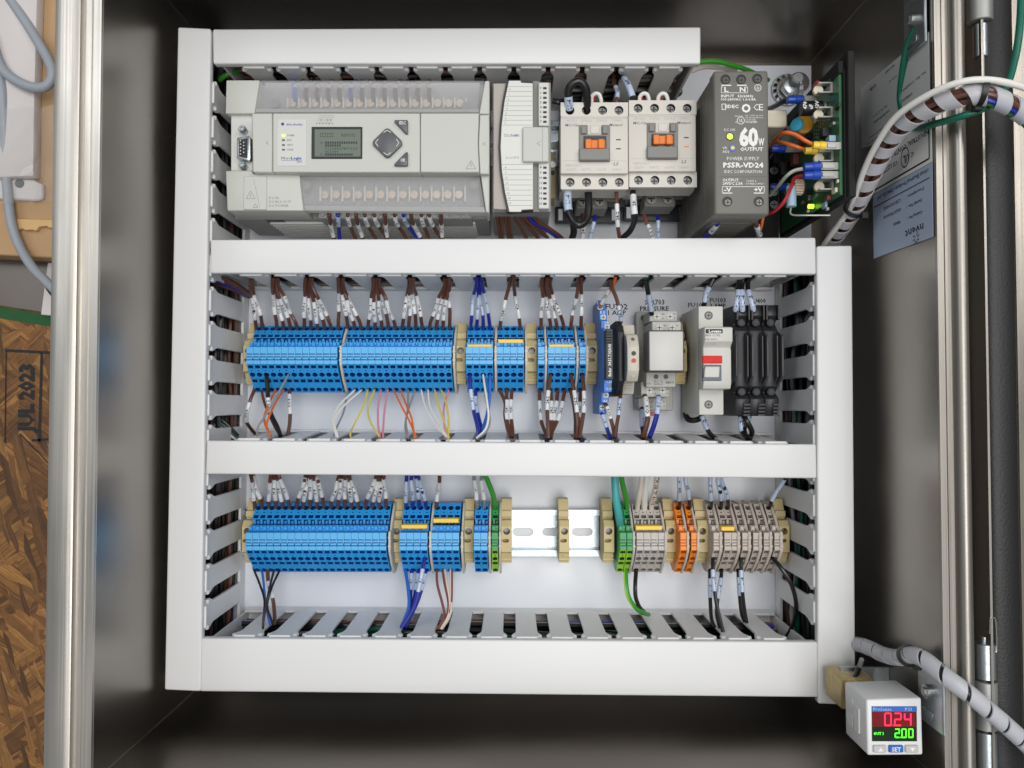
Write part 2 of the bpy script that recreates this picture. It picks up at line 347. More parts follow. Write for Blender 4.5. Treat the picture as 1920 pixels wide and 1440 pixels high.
st.text('JUL 2023', (U(62, 805, ZF)[0], U(62, 812, ZF)[1], ZF), 11, (0,1,0), (-1,0,0), w=U(0, 682, ZF)[1]-U(0, 812, ZF)[1], m=0, bold=0.05, lift=0.5)
for (ax, ay, bx, by, w_) in ((10,657,108,662,5), (79,662,74,830,5), (60,826,108,822,4), (12,660,10,830,2.5), (40,815,95,872,2)):
    st.pline(ax, ay, bx, by, w_, ZF, m=0, lift=0.5)
st.build('stamp_print', 'ink', fl)
mb = MB(); mb.pprism([(-60, 476), (112, 482), (112, 590), (-60, 563)], ZF+1, ZF+3)
tag(mb.build('metal_sheet', 'grey_wrap'), 'dull grey film-wrapped sheet between cardboard and green-edged board', 'sheet')
mb = MB(); mb.pprism([(-80, -60), (118, -60), (114, 440), (112, 484), (-80, 474)], ZF+3.3, ZF+26)
tag(mb.build('cardboard_box', 'cardboard', bevel=1), 'flat brown cardboard box beside the steel enclosure', 'box')
mb = MB(); pts = []
for i in range(13): pts.append((28 + i*6.5, 434 - 2*random.random()*3 - (i > 6)*6))
mb.pprism([(26, 410), (112, 413)] + pts[::-1], ZF+26.2, ZF+30)
tag(mb.build('wood_strip', 'pine', bevel=0.3), 'short pale strip of wood with a torn edge on the cardboard', 'wood')
mb = MB(); mb.pprism([(-60, -60), (71, -60), (64, 200), (62, 330), (-60, 335)], ZF+26.2, ZF+36)
wp = thing('packed_panel', 'white panel wrapped in clear plastic film lying on cardboard', 'panel', (-345, 230, ZF+26.2))
mb.build('panel', 'foam_white', wp, bevel=1.5, seg=2)
mb = MB(); mb.pprism([(-60, 336), (60, 336), (80, 345), (80, 372), (70, 376), (-60, 370)], ZF+26.3, ZF+30); mb.build('panel_foot', 'foam_white', wp, bevel=1)
mb = MB(); mb.cyl(P3(37, 344, ZF+30), 3.4, 0.6, n=20); mb.build('hole_ring', 'dark_grey', wp)
def film(parent):                                      # crumpled film: a wavy sheet over the panel's end
    mb = MB(); nx, ny = 26, 30; vs = []; rnd = random.Random(4)
    ph = [(rnd.uniform(20,90), rnd.uniform(20,90), rnd.uniform(0,6)) for _ in range(7)]
    for j in range(ny+1):
        for i in range(nx+1):
            px = -30 + 132*i/nx; py = 200 + 180*j/ny
            h = sum(math.sin(px/a_*4+py/b2*4+c) for a_, b2, c in ph)*0.55 * min(1, max(0, (py-230)/90))
            edge = 1 - max(0, (px-66)/36); vs.append(P3(px + 3*math.sin(py/13), py + 3*math.sin(px/9), ZF + 37.5*max(0.76, edge) + 1 + h))
    fs = [(j*(nx+1)+i, j*(nx+1)+i+1, (j+1)*(nx+1)+i+1, (j+1)*(nx+1)+i) for j in range(ny) for i in range(nx)]
    mb.add(vs, fs); mb.build('plastic_film', 'plastic_film', parent, ang=180)
film(wp)
mb = MB(); mb.tube(pp([(-30, -60, 10), (14, -8, 14), (60, 60, 18), (97, 128, 22), (88, 160, 22), (60, 163, 22), (22, 146, 21), (-2, 118, 20), (-20, 60, 20)], 8), 3.6, 12)
mb.tube(pp([(-10, 90, 12.0), (3, 160, 16), (8, 240, 14), (12, 330, 12), (20, 410, 14), (36, 460, 14), (60, 500, 18), (84, 525, 22), (104, 545, 26)], 8), 3.4, 12)
tag(mb.build('grey_cable', 'cable_grey'), 'grey cable looping over the wrapped panel and under the enclosure rim', 'cable')
mb = MB(); mb.pprism([(89, 492), (118, 494), (114, 593), (76, 590)], ZF+5, ZF+9)
wb = thing('white_bracket', 'small white plate with an oval dark hole beside the steel rim', 'plate', (-320, 90, ZF+5))
mb.build('plate', 'foam_white', wb, bevel=0.5)
mb = MB(); mb.tube(pp([(88,538,ZF+9.5),(94,547,ZF+9.6),(102,555,ZF+9.6),(108,546,ZF+9.6),(98,537,ZF+9.6),(89,538,ZF+9.5)],5), 1.6, 8); mb.build('hole_rim', 'near_black', wb)
# ------------------------------------------------------------------ the stainless enclosure
XL, XR, YT, YB, ZB, ZR = -229.0, 235.5, U(1527, 118, -15)[1], -206.0, -15.0, 163.0
en = thing('steel_enclosure', 'open stainless steel enclosure holding the white wired panel', 'enclosure', (0, 30, ZF))
t = 1.5
def part(mb, name, mat, parent=en, **k): return mb.build(name, mat, parent, **k)
part(MB().box(XL-t, XR+t, YB-t, YT+t, ZB-t, ZB), 'back_wall', 'steel')
part(MB().box(XL-t, XR+t, YB-t, YT+t, ZF, ZB-t-0.2), 'mounting_pad', 'steel')
part(MB().box(XL-t, XL, YB, YT, ZB+.1, ZR), 'side_wall', 'steel')
part(MB().box(XR, XR+t, YB, YT, ZB+.1, ZR), 'side_wall', 'steel')
part(MB().box(XL-t, XR+t, YT, YT+t, ZB+.1, ZR), 'side_wall', 'steel_x')
part(MB().box(XL-t, XR+t, YB-t, YB, ZB+.1, ZR), 'side_wall', 'steel_x')
for x, y in ((XL, YB), (XL, YT), (XR, YB), (XR, YT)):   # weld seams in the corners
    part(MB().tube([V(x, y, ZB), V(x, y, ZR-1)], 0.35, 8), 'weld_seam', 'steel')
def rimprof(sx, x0, w1, w2, fl=1.0, hh=4.0):                           # flange, groove and rolled lip; profile in x,z
    q = [(0,0),(0,2),(w1*.45,2),(w1*.45,1.2),(w1*.55,1.2),(w1*.55,2),(w1,2)]
    for i in range(9):
        a_ = math.pi*(1-i/8); q.append((w1 + w2/2 + w2/2*math.cos(a_), 3.5 + hh*abs(math.sin(a_))**fl))
    q += [(w1+w2, -22), (w1+w2-1.5, -22), (w1+w2-1.5, 0)]
    return [(x0 + sx*a_, ZR + b2) for a_, b2 in q]
rim = part(MB().prism(rimprof(-1, XL-.1, 9.5, 15.0, 0.45, 2.6), YB-30, YT+30, 'y'), 'rim', 'steel_rim', ang=30)
rim2 = part(MB().prism(rimprof(1, XR+.1, 7.5, 8.0), YB-30, YT+30, 'y'), 'rim', 'steel_dull', ang=30)
for yy0, sgn in ((YT, 1), (YB, -1)):
    pr = [(a_, b2) for a_, b2 in rimprof(sgn, yy0+sgn*.1, 9.5, 14)]
    part(MB().prism(pr, XL-9, XR+7, 'x'), 'rim', 'steel_rim', ang=30)
# door folded back to the right, hinges
XD = XR + 15.7
dz = ZR - 4
mb = MB(); mb.box(XD+1.5, XD+6, YB-30, YT+30, dz-26, dz-22); hg = part(mb, 'hinge_leaf', 'steel')
door = part(MB().box(XD+33, XD+330, YB-30, YT+30, dz-4, dz-2), 'door', 'steel_door')
part(MB().box(XD+12.3, XD+13.6, YB-30, YT+30, dz-26, dz+3), 'door_edge', 'steel_dull', door)
part(MB().box(XD+13.6, XD+33, YB-30, YT+30, dz-6, dz-4.2), 'door_flange', 'steel', door)
pr = [(XD+14.2, dz-4)] + [(XD+14.2+8.9*(1-math.cos(math.pi*i/10)), dz-4+5.2*math.sin(math.pi*i/10)**0.7) for i in range(1,10)] + [(XD+32, dz-4)]
part(MB().prism(pr, YB-30, YT+30, 'y'), 'gasket', 'gasket', door, ang=60)
def hinge(px, segs, zc, clip):
    x = U(px, segs[0][0], zc)[0]; y0, y1 = U(px, segs[-1][1], zc)[1], U(px, segs[0][0], zc)[1]
    h = part(MB().cyl((x, y0-3, zc), 2.2, y1-y0+6, (0,1,0), 14), 'hinge', 'zinc')
    for a, b, r, m in segs:
        ya, yb = U(px, a, zc)[1], U(px, b, zc)[1]; part(MB().cyl((x, yb+.3, zc), r, ya-yb-.6, (0,1,0), 28), 'knuckle', m, h, bevel=0.4)
    if clip:
        mb = MB(); c = [P3(a, b, zc+7) for a, b in ((1856, 1188), (1857, 1160), (1862, 1158), (1867, 1166), (1869, 1218), (1863, 1222))]; mb.tube(cr(c, 4), 0.45, 6); part(mb, 'hinge_clip', 'chrome', h)
    return h
hinge(1845, [(1203, 1272, 6.0, 'zinc'), (1274, 1366, 6.4, 'tin'), (1368, 1470, 6.0, 'zinc')], dz-4, True)
uh = hinge(1836, [(-60, 44, 6.6, 'tin'), (46, 110, 3.9, 'zinc')], dz-2, False)
part(MB().cyl((U(1840, 110, dz)[0], U(1840, 170, dz)[1], dz), 1.7, U(1840, 92, dz)[1]-U(1840, 170, dz)[1], (0,1,0), 12), 'hinge_pin', 'tin', uh)
# adhesive labels on the right wall, print upside down
def wz(px): return D - XR*F/(px-960)
def wy(px, py): return U(px, py, wz(px))[1]
XS = XR - 0.3
mk('lab_silver', (208, 208, 206), 0.42, 0.0, var=0.04, scale=40); mk('lab_white', (232, 232, 228), 0.5, var=0.02); mk('lab_blue', (168, 182, 204), 0.4, var=0.03)
def sticker(name, corners, mat, label, lift=0.0):
    mb = MB(); vs = []
    for px, py in corners: vs.append((XS-lift, wy(px, py), wz(px)))
    vs += [(XS-lift+0.15, v[1], v[2]) for v in vs]
    mb.add(vs, [(0,1,2,3),(7,6,5,4),(0,4,5,1),(1,5,6,2),(2,6,7,3),(3,7,4,0)]); return mb
def wt(mb, s, px, py, hpx, w, lift=0.0, **k):           # print on the wall: starts at photo point, reads towards the back wall, upside down
    q = (D - wz(px))/F; mb.text(s, (XS-lift, wy(px, py), wz(px)), hpx*q, (0,0,-1), (0,-1,0), w=w, m=1, **{'bold': .02, **k})
mb = sticker('l', [(1622, 166), (1752, 60), (1752, 240), (1622, 278)], 'lab_silver', '')
for (s, px, py, h, w) in (('PB', 1650, 157, 5, 9), ('Type 3R, 4, 4X, 12', 1672, 196, 3.4, 20), ('NEMA Type 4X enclosure', 1676, 205, 3.4, 22), ('for indoor use', 1668, 213, 3.4, 16), ('MAX AMPS', 1686, 120, 4, 12), ('120 V', 1690, 140, 4, 10),
                          ('Ser. No. C-32020901', 1746, 132, 5, 30), ('WIRING', 1720, 172, 5, 14), ('PANEL', 1716, 190, 5, 12), ('torque all terminals', 1664, 238, 3.2, 20), ('use copper wire only', 1660, 250, 3.2, 20)):
    wt(mb, s, px, py, h, w)
lb = mb.build('label', ['lab_silver', 'ink'], en); lb['label'] = 'silver rating label on the right wall'
mb = sticker('l', [(1630, 300), (1756, 205), (1756, 303), (1630, 372)], 'lab_white', '', 0.3)
wt(mb, 'INDUSTRIAL CONTROL PANEL', 1752, 240, 10, 62, 0.3); wt(mb, 'C', 1722, 283, 9, 3.2, 0.3, bold=0.02); wt(mb, 'UL', 1712, 287, 15, 6.5, 0.3, bold=0.03); wt(mb, 'US LISTED', 1690, 300, 9, 22, 0.3, bold=0.02)
cy, cz = wy(1705, 295), wz(1705)
vs = []
for rr in (6.2, 5.4): vs += [(XS-0.4, cy+rr*math.cos(i*math.pi/16), cz+rr*0.8*math.sin(i*math.pi/16)) for i in range(32)]
mb.padd(vs, [(i, (i+1)%32, 32+(i+1)%32, 32+i) for i in range(32)])
for (a0, b0, a1, b1) in ((1634, 364, 1751, 297), (1751, 297, 1751, 214)):
    p = V(XS-.4, wy(a0,b0), wz(a0)); q = V(XS-.4, wy(a1,b1), wz(a1)); d = (q-p).normalized(); n = V(-1,0,0).cross(d)*0.55
    mb.padd([p-n, q-n, q+n, p+n], [(0,1,2,3)])
lb = mb.build('label', ['lab_white', 'ink'], en); lb['label'] = 'white control panel listing label with round mark'
mb = sticker('l', [(1644, 366), (1757, 304), (1757, 444), (1644, 485)], 'lab_blue', '', 0.6)
for (s, px, py, h, w) in (('nVent Electrical Products China Co., Ltd', 1750, 315, 8, 62), ('Description :', 1741, 350, 6, 20), ('CSD20200SS', 1697, 372, 6, 22), ('Serial No. :', 1737, 372, 6, 18), ('0363U7020018', 1697, 389, 6, 22), ('Catalog No. :', 1738, 394, 6, 18), ('78400', 1696, 412, 6, 9), ('nvent', 1739, 418, 15, 21)):
    wt(mb, s, px, py, h, w, 0.6)
cy, cz = wy(1725, 446), wz(1725)
for i in range(8):
    a_ = i*math.pi/4 + .3
    if i == 2: continue
    d = V(0, math.sin(a_), math.cos(a_)*.9); n = V(-1,0,0).cross(d).normalized()*0.35; c = V(XS-.7, cy, cz)
    mb.padd([c+d*1.6-n, c+d*4-n, c+d*4+n, c+d*1.6+n], [(0,1,2,3)])
p = V(XS-.7, wy(1752,333), wz(1752)); q = V(XS-.7, wy(1646,389), wz(1646)); d = (q-p).normalized(); n = V(-1,0,0).cross(d)*0.3
mb.padd([p-n, q-n, q+n, p+n], [(0,1,2,3)])
lb = mb.build('label', ['lab_blue', 'ink'], en); lb['label'] = 'blue-grey maker label printed upside down'
# bonding strips with slots on the right wall
def strip(px0, px1, ya, yb, nm, lab):
    z0, z1 = wz(px0), wz(px1); y0, y1 = wy(px0, ya), wy(px1, yb); th = thing(nm, lab, 'bracket', (XR-3, (y0+y1)/2, z0))
    mb = MB(); mb.box(XR-2.6, XR-0.8, min(y0,y1), max(y0,y1), z0, z1); mb.build('strap', 'zinc', th, bevel=0.5)
    zc = (z0+z1)/2; n = 3
    for i in range(n):
        yy = min(y0,y1) + (i+.5)*(max(y0,y1)-min(y0,y1))/n
        if i == 1: MB().cyl((XR-5.5, yy, zc), 4, 3, (1,0,0), 16).cyl((XR-6.5, yy, zc), 2.4, 1.2, (1,0,0), 6).build('screw', 'chrome', th)
        else: MB().box(XR-3.4, XR-2.65, yy-2, yy+2, zc-7, zc+4).build('raised_slot', 'zinc', th, bevel=0.3)
strip(1712, 1752, 112, -40, 'bonding_strap', 'galvanized slotted strap screwed above the silver rating label')
strip(1722, 1768, 1345, 1245, 'bonding_strap', 'galvanized slotted strap beside the lower spiral-wrapped cable')
mb = MB(); mb.pbox(1678, -20, 1728, 9, 60, 66); mb.pbox(1682, -20, 1726, 2, 66, 74)
tag(mb.build('wall_clip', 'steel_rim', bevel=0.6), 'small steel clip on the right wall above the slotted strap', 'clip')
# ------------------------------------------------------------------ white mounting plate, studs
pl = thing('mounting_plate', 'white painted steel mounting plate carrying ducts and rails', 'plate', (0, 25, -2))
pts = [U(420, 123, 0), U(1521, 123, 0), U(1521, 1232, 0), U(420, 1232, 0)]
mb = MB(); mb.prism(pts, -2, 0)
def lab_on_plate(s, px, py, h, w): mb.ptext(s, px, py, h, 0, w=w, m=1, bold=0.02)
for a_ in (('FU702', 1135, 580, 10, 42), ('1 AMP', 1140, 590.5, 8.5, 34), ('SSR703', 1209, 571, 9, 37), ('PRESSURE', 1200, 583, 8.5, 54), ('FU102', 1290, 576, 8, 33), ('FU103', 1331, 567, 8, 30), ('3 AMP', 1331, 577.5, 8, 30), ('FU400', 1407, 568, 8, 29)):
    lab_on_plate(*a_)
mb.build('plate', ['plate_white', 'ink'], pl)
for px, py in ((436, 150), (436, 1220), (1479, 166), (1500, 1220)):
    x, y = U(px, py, 0); st_ = MB().cyl((x, y, ZB), 3.4, 36 if px == 1479 else 14.5, n=16)
    if px == 1479:
        for k in range(5): st_.ring((x, y, 11.2+k*1.8), 3.3, 3.75, 0.9, n=16)
    sd = st_.build('stud', 'zinc', pl)
x, y = U(1479, 166, 4)
sn = thing('stud_nut', 'large zinc nut with star washer on the stud beside the power supply', 'nut', (x, y, 0))
mb = MB(); mb.ring((x, y, 0.2), 4, 12.5, 1.6, n=28); mb.build('washer', 'zinc', sn, bevel=0.3)
mb = MB()
for i in range(14):
    a_ = i*2*math.pi/14; mb.add([(x+8*math.cos(a_-.2), y+8*math.sin(a_-.2), 1.9), (x+8*math.cos(a_+.2), y+8*math.sin(a_+.2), 1.9), (x+11.5*math.cos(a_+.25), y+11.5*math.sin(a_+.25), 4.2), (x+11.5*math.cos(a_+.05), y+11.5*math.sin(a_+.05), 3.0)], [(0,1,2,3)])
mb.ring((x, y, 1.9), 4, 9, 1.0, n=24); mb.build('star_washer', 'chrome', sn)
mb = MB(); mb.prism([(x+7*math.cos(i*math.pi/3+.2), y+7*math.sin(i*math.pi/3+.2)) for i in range(6)], 4, 11); mb.build('hex_nut', 'zinc', sn, bevel=0.8, seg=2)
mb = MB(); mb.ring((x+9, y+6, 0.2), 2, 8, 1.0, n=20); mb.build('ring_lug', 'chrome', sn)
for px, py, lab in ((1271, 170, 'zinc panel screw beside the right contactor top'), (1447, 440, 'zinc panel screw below the green circuit board')):
    x, y = U(px, py, 3); s_ = thing('plate_screw', lab, 'screw', (x, y, 0))
    MB().cyl((x, y, 0), 4.2, 1.6, r2=4.0, n=18).cyl((x, y, 1.6), 4.0, 1.4, r2=2.4, n=18).build('head', 'chrome', s_)
    MB().box(x-2.2, x+2.2, y-.4, y+.4, 2.9, 3.15).box(x-.4, x+.4, y-2.2, y+2.2, 2.9, 3.18).build('cross_slot', 'dark_grey', s_)
# ------------------------------------------------------------------ wiring ducts
HD = 86.0; PITCH = 23.06
def finger_mesh():
    half = [(7.3, 12.2), (7.3, 62), (8.0, 66), (9.6, 69.5), (10.1, 72), (9.9, 74.5), (8.6, 76.3), (7.1, 77), (7.1, 84.5)]
    poly = half + [(-a_, b2) for a_, b2 in half[::-1]]
    mb = MB(); mb.prism(poly, -0.9, 0.9, 'y')
    for sx in (-1, 1): mb.cyl((sx*8.4 - 1.4, 0, 74), 1.9, 2.8, (1,0,0), 10)
    mb.box(-7.0, 7.0, 0.5, 2.6, 79.2, 81.2)
    return mb.build('finger', 'duct_white', local=True, bevel=0.35)
_f = finger_mesh(); FME = _f.data; bpy.data.objects.remove(_f)
def duct(quad, label, sides, out=0.0, lean=0.0):
    c = [P3(px, py, HD) for px, py in quad]; ctr = (c[0]+c[1]+c[2]+c[3])/4
    th = thing('wiring_duct', label, 'wiring duct', (ctr.x, ctr.y, 0), 'white slotted wiring ducts framing the panel')
    def inset(d):
        out = []
        for i in range(4):
            a_, b2, n2 = c[i-1], c[i], c[(i+1)%4]
            e1 = (a_-b2).normalized(); e2 = (n2-b2).normalized(); out.append(b2 + (e1+e2)*d)
        return out
    mb = MB(); mb.prism([(p.x, p.y) for p in c], HD-6.5, HD); mb.build('cover', 'duct_white', th, bevel=1.3, seg=3)
    ins = inset(1.6); b = inset(3.2)
    mb = MB(); mb.prism([(p.x, p.y) for p in ins], 0.02, 1.6); mb.build('base', 'duct_white', th)
    for i in range(4):                                   # closed end / far sides: low wall; the sides in view carry fingers
        p, q = ins[i], ins[(i+1)%4]; d = (q-p); L = d.length; d.normalize(); n = V(d.y, -d.x, 0)   # outward for clockwise quad
        n = -n if n.dot((p+q)/2-ctr) < 0 else n
        nm = ('top','right','bottom','left')[i]
        if nm in sides:
            ph, a0, a1 = sides[nm]; p = p + n*(out+lean); q = q + n*(out+lean)                        # a neck at photo coordinate ph; fingers between a0 and a1 (photo)
            hor = nm in ('top', 'bottom')
            def along(v):
                w = P3(v, quad[i][1], HD) if hor else P3(quad[i][0], v, HD)
                return (w-p).dot(d)
            s0, lo, hi = along(ph), along(a0), along(a1)
            if lo > hi: lo, hi = hi, lo
            k0 = math.ceil((lo-s0)/PITCH - 0.5); k = k0
            mb = MB(); h0 = p + d*1.7 - n*0.9; h1 = q - d*1.7 - n*0.9
            mb.add([h0, h1, h1+n*1.8, h0+n*1.8] + [v+V(0,0,12.2) for v in (h0, h1, h1+n*1.8, h0+n*1.8)], [(3,2,1,0),(4,5,6,7),(0,1,5,4),(1,2,6,5),(2,3,7,6),(3,0,4,7)])
            for v in mb.v: v.z = v.z - HD + 1.6 if v.z < 90 else v.z - HD
            mb.build('side_wall', 'duct_white', th)
            while s0 + (k+.5)*PITCH < hi:
                sc = s0 + (k+.5)*PITCH; k += 1
                if sc - 8 < 1.5 or sc + 8 > L - 1.5: continue
                o = bpy.data.objects.new('finger', FME); COL.objects.link(o); o.parent = th
                w = p + d*sc; rz = math.atan2(n.y, n.x) - math.pi/2
                o.location = (V(w.x, w.y, 0) - ORG[th.name])*0.001; o.rotation_euler = (math.atan(lean/80), 0, rz)
        else:
            mb = MB(); h0 = p + d*1.7; h1 = q - d*1.7
            mb.add([h0, h1, h1-n*1.8, h0-n*1.8] + [v for v in (h0, h1, h1-n*1.8, h0-n*1.8)], [(0,1,2,3),(7,6,5,4),(0,4,5,1),(1,5,6,2),(2,6,7,3),(3,7,4,0)])
            for k, v in enumerate(mb.v): v.z = 1.65 if k < 4 else HD-6.6
            mb.build('end_wall' if L < 40 else 'side_wall', 'duct_white', th)
    # wires packed inside
    cols = ['w_brown', 'w_black', 'w_black', 'w_blue', 'w_black', 'near_black', 'w_black', 'w_black', 'w_dkgreen', 'w_black', 'w_brown', 'near_black', 'w_black', 'w_grey']
    wide = (c[1]-c[0]).length > (c[2]-c[1]).length
    A, B_ = ((ins[0]+ins[3])/2, (ins[1]+ins[2])/2) if wide else ((ins[0]+ins[1])/2, (ins[3]+ins[2])/2)
    wd = (c[3]-c[0]).length if wide else (c[1]-c[0]).length
    d = (B_-A).normalized(); s = V(-d.y, d.x, 0); mb = MB(); us = []
    for k in range(34):
        m = random.choice(cols); us.append(m)
        off = random.uniform(-.5, .5)*(wd-9); z = 4 + 62*random.random()
        pts = []
        for j in range(9):
            f = 0.02 + 0.96*j/8; w = A + (B_-A)*f + s*max(-wd/2+4, min(wd/2-4, off + random.uniform(-3, 3))); pts.append(V(w.x, w.y, max(3.6, min(70, z + random.uniform(-4, 4)))))
        mb.tube(cr(pts, 3), random.choice((1.6, 1.6, 2.2)), 6, m=k)
    o = mb.build('wire_bundle', us, None, org=(ctr.x, ctr.y, 1.6)); tag(o, 'loose brown and black wires packed inside the ' + label, 'wires'); o['kind'] = 'stuff'
duct([(333,50),(395,53),(376,1297),(308,1294)], 'tall left white wiring duct', {'right': (660, 128, 1205)})
duct([(1532,461),(1598,460),(1605,1323),(1534,1320)], 'tall right white wiring duct beside the steel wall', {'left': (650.7, 515, 1205)})
duct([(398,54),(1314,50),(1314,119),(399,119)], 'top white wiring duct above the controller', {'bottom': (963.5, 440, 1296)})
duct([(394,449),(1530,445),(1531,514),(394,512)], 'white wiring duct between contactors and upper terminal row', {'bottom': (962, 432, 1497)})
duct([(387,826),(1531,833),(1532,897),(385,889)], 'white wiring duct between the two terminal rows', {'top': (961, 424, 1497)}, 0.6, 5.0)
duct([(376.5,1197),(1533.5,1204),(1534.5,1308),(375,1297)], 'wide bottom white wiring duct below the lower terminal row', {'top': (955, 415, 1497)})
# ------------------------------------------------------------------ DIN rails
def rail(cy, x0, x1, first, label):
    th = thing('din_rail', label, 'rail', ((x0+x1)/2, cy, 0))
    pr = lambda s: [(cy+s*17.5, 6.4), (cy+s*17.5, 7.5), (cy+s*12.6, 7.5), (cy+s*12.6, 1.3), (cy+s*13.7, 1.3), (cy+s*13.7, 6.4)]
    for s in (1, -1): MB().prism(pr(s), x0, x1, 'x').build('flange', 'rail_zinc', th, bevel=0.25)
    mb = MB(); p = 22.3; x = first - p*math.ceil((first-x0)/p)
    while x < x1 - 1:
        a, b = max(x, x0), min(x+p, x1)
        full = b-a > p-0.01
        mb.cell((a, cy-12.55, 1.3), (1,0,0), (0,1,0), b-a, 25.1, ('o', p*.5, 12.55, 8.0, 3.1) if full else None, 1.2, mi=1); x += p
    mb.build('web', ['rail_zinc', 'plate_white'], th)
_cell = MB.cell
def cell2(s, p, eu, ev, w, h, hole=None, depth=4.0, m=0, mi=None):
    if not hole or hole[0] != 'o': return _cell(s, p, eu, ev, w, h, hole, depth, m, mi)
    p = Vector(p); eu = Vector(eu).normalized(); ev = Vector(ev).normalized(); nn = eu.cross(ev); _, cu, cv, a, r = hole
    q = lambda u, v, d=0: p + eu*u + ev*v - nn*d
    out = [(w*i/4, 0) for i in range(4)] + [(w, h*i/4) for i in range(4)] + [(w-w*i/4, h) for i in range(4)] + [(0, h-h*i/4) for i in range(4)]
    inn = []
    for (sx, a0) in ((-1, 180), (1, -90), (1, 0), (-1, 90)):
        for k in range(4):
            t = math.radians(a0 + 90*k/3); inn.append((cu + sx*(a-r) + r*math.cos(t), cv + r*math.sin(t)))
    n = 16; vs = [q(*o) for o in out] + [q(*o) for o in inn] + [q(o[0],o[1],depth) for o in inn]
    s.add(vs, [(i,(i+1)%n,n+(i+1)%n,n+i) for i in range(n)] + [(n+i,n+(i+1)%n,2*n+(i+1)%n,2*n+i) for i in range(n)], m)
    s.add([q(o[0],o[1],depth) for o in inn], [tuple(range(n))], m if mi is None else mi); return s
MB.cell = cell2
R1, R2 = 33.5, -95.4                                    # block centre lines of the two terminal rows
xl = U(455, 680, 8)[0]
rail(R1, xl, U(1478, 680, 8)[0], 0, 'zinc rail behind the upper row of terminal blocks')
rail(R2, xl, U(1478, 990, 8)[0], U(953, 990, 1)[0], 'slotted zinc rail showing bare in the lower terminal row')
rail(U(700, 268, 8)[1], U(430, 270, 8)[0], U(1440, 270, 8)[0], 3, 'zinc rail hidden behind the controller and contactors')
# ------------------------------------------------------------------ terminal blocks (profile in y,z about the rail centre)
UP = [(24.1, 28), (14.5, 38)]
def block_proto(w, mats, kind='std'):
    """mats: body, lit top tone, lower half, dark innards with recess shade"""
    th = thing('terminal_block', 'x', 'terminal block', (0,0,0)); hw = w/2 - 0.09; ww = 2*hw; mb = MB()
    prof = [(24.1,9),(24.1,28),(14.5,38),(14.5,33.5),(11.0,33.5),(11.0,42.5),(7.3,43.5),(7.3,50),(-4.9,50),(-14.0,42.5),(-14.0,41),(-24.2,30),(-24.2,22),(-19,9)]
    vs = [(-hw, y, z) for y, z in prof] + [(hw, y, z) for y, z in prof]; n = len(prof)
    mb.add(vs, [tuple(range(n)), tuple(range(2*n-1, n-1, -1))])
    def quad(i, m=0):
        j = (i+1) % n; mb.add([(-hw,*prof[i]),(-hw,*prof[j]),(hw,*prof[j]),(hw,*prof[i])], [(0,1,2,3)], m)
    for i in (0, 2, 3, 4, 5, 6, 7, 9, 11, 12, 13): quad(i, 3 if i in (2, 3, 4, 7) else 0)  # recess and gap faces get the darker tone, shade painted in
    def stripc(i, cells, m=0):                            # cells listed from the lower y end upwards: (length fraction, hole, depth)
        a, b = V(-hw, *prof[i+1]), V(-hw, *prof[i]); L = (b-a).length; ev = (b-a).normalized(); p = a.copy()
        for fr, hole, dep in cells:
            h = L*fr; hh = None
            if hole: hh = (hole[0], hw, h*hole[1], *hole[2:])
            mb.cell(p, (1,0,0), ev, ww, h, hh, dep, m, mi=3); p = p + ev*h
    r = min(1.95, hw*0.84)
    stripc(1, [(0.37, ('s', .5, 1.75, 1.4), 5), (0.17, ('c', .5, .55), 2), (0.46, ('c', .46, r), 7)])
    stripc(8, [(0.45, ('c', .5, r), 7), (0.17, ('c', .5, .5), 2), (0.38, ('s', .5, 1.75, 1.3), 5)], 2)
    stripc(10, [(0.53, ('c', .38, r), 7), (0.47, ('s', .55, 1.75, 1.5), 5)], 2)
    mb.recalc = True
    # two contact bridges in the jumper slot
    mb.box(-hw+.5, -.3, 11.02, 14.4, 33.6, 36); mb.box(.5, hw-.5, 11.02, 14.4, 33.6, 35)
    mb.box(-hw+.3, hw*0.1, 8.0, 10.6, 42.9, 45.2); mb.box(hw*0.35, hw-.2, 9.0, 10.9, 42.9, 44.2)
    mb.build('body', [mats[0], mats[1], mats[2], mats[3]], th, ang=30)
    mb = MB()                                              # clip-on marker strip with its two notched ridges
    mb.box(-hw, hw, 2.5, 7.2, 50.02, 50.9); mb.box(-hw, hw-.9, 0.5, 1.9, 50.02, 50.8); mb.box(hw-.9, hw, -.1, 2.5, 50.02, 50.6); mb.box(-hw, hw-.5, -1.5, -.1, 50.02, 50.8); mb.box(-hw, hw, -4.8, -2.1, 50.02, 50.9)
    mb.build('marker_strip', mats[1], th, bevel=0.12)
    return th
mk('blue_in', (12, 62, 136), 0.4, var=0.05); mk('green_in', (30, 92, 56), 0.45); mk('orange_in', (190, 88, 22), 0.45); mk('grey_in', (132, 124, 118), 0.5)  # dark innards, plus the shade of the recesses put into the colour
PB = block_proto(4.92, ('blue_block', 'blue_lit', 'blue_block', 'blue_in'))
PG = block_proto(4.6, ('green_block', 'green_block', 'lime', 'green_in'))
PW = block_proto(5.0, ('grey_block', 'grey_block', 'grey_block', 'grey_in'))
PO = block_proto(5.0, ('orange_block', 'orange_block', 'orange_block', 'orange_in'))
PE = block_proto(5.0, ('beige_block', 'beige_block', 'beige_block', 'grey_in'))
used = set()
def blk(proto, px, row, label, group):
    py = 674 if row == R1 else 1000
    x = U(px, py, 40)[0]; loc = V(x, row, 0)
    if proto.name not in used:
        used.add(proto.name); proto.location = loc*0.001; proto['label'] = label; proto['group'] = group; ORG[proto.name] = loc; return proto
    return copy_tree(proto, loc, label, group)
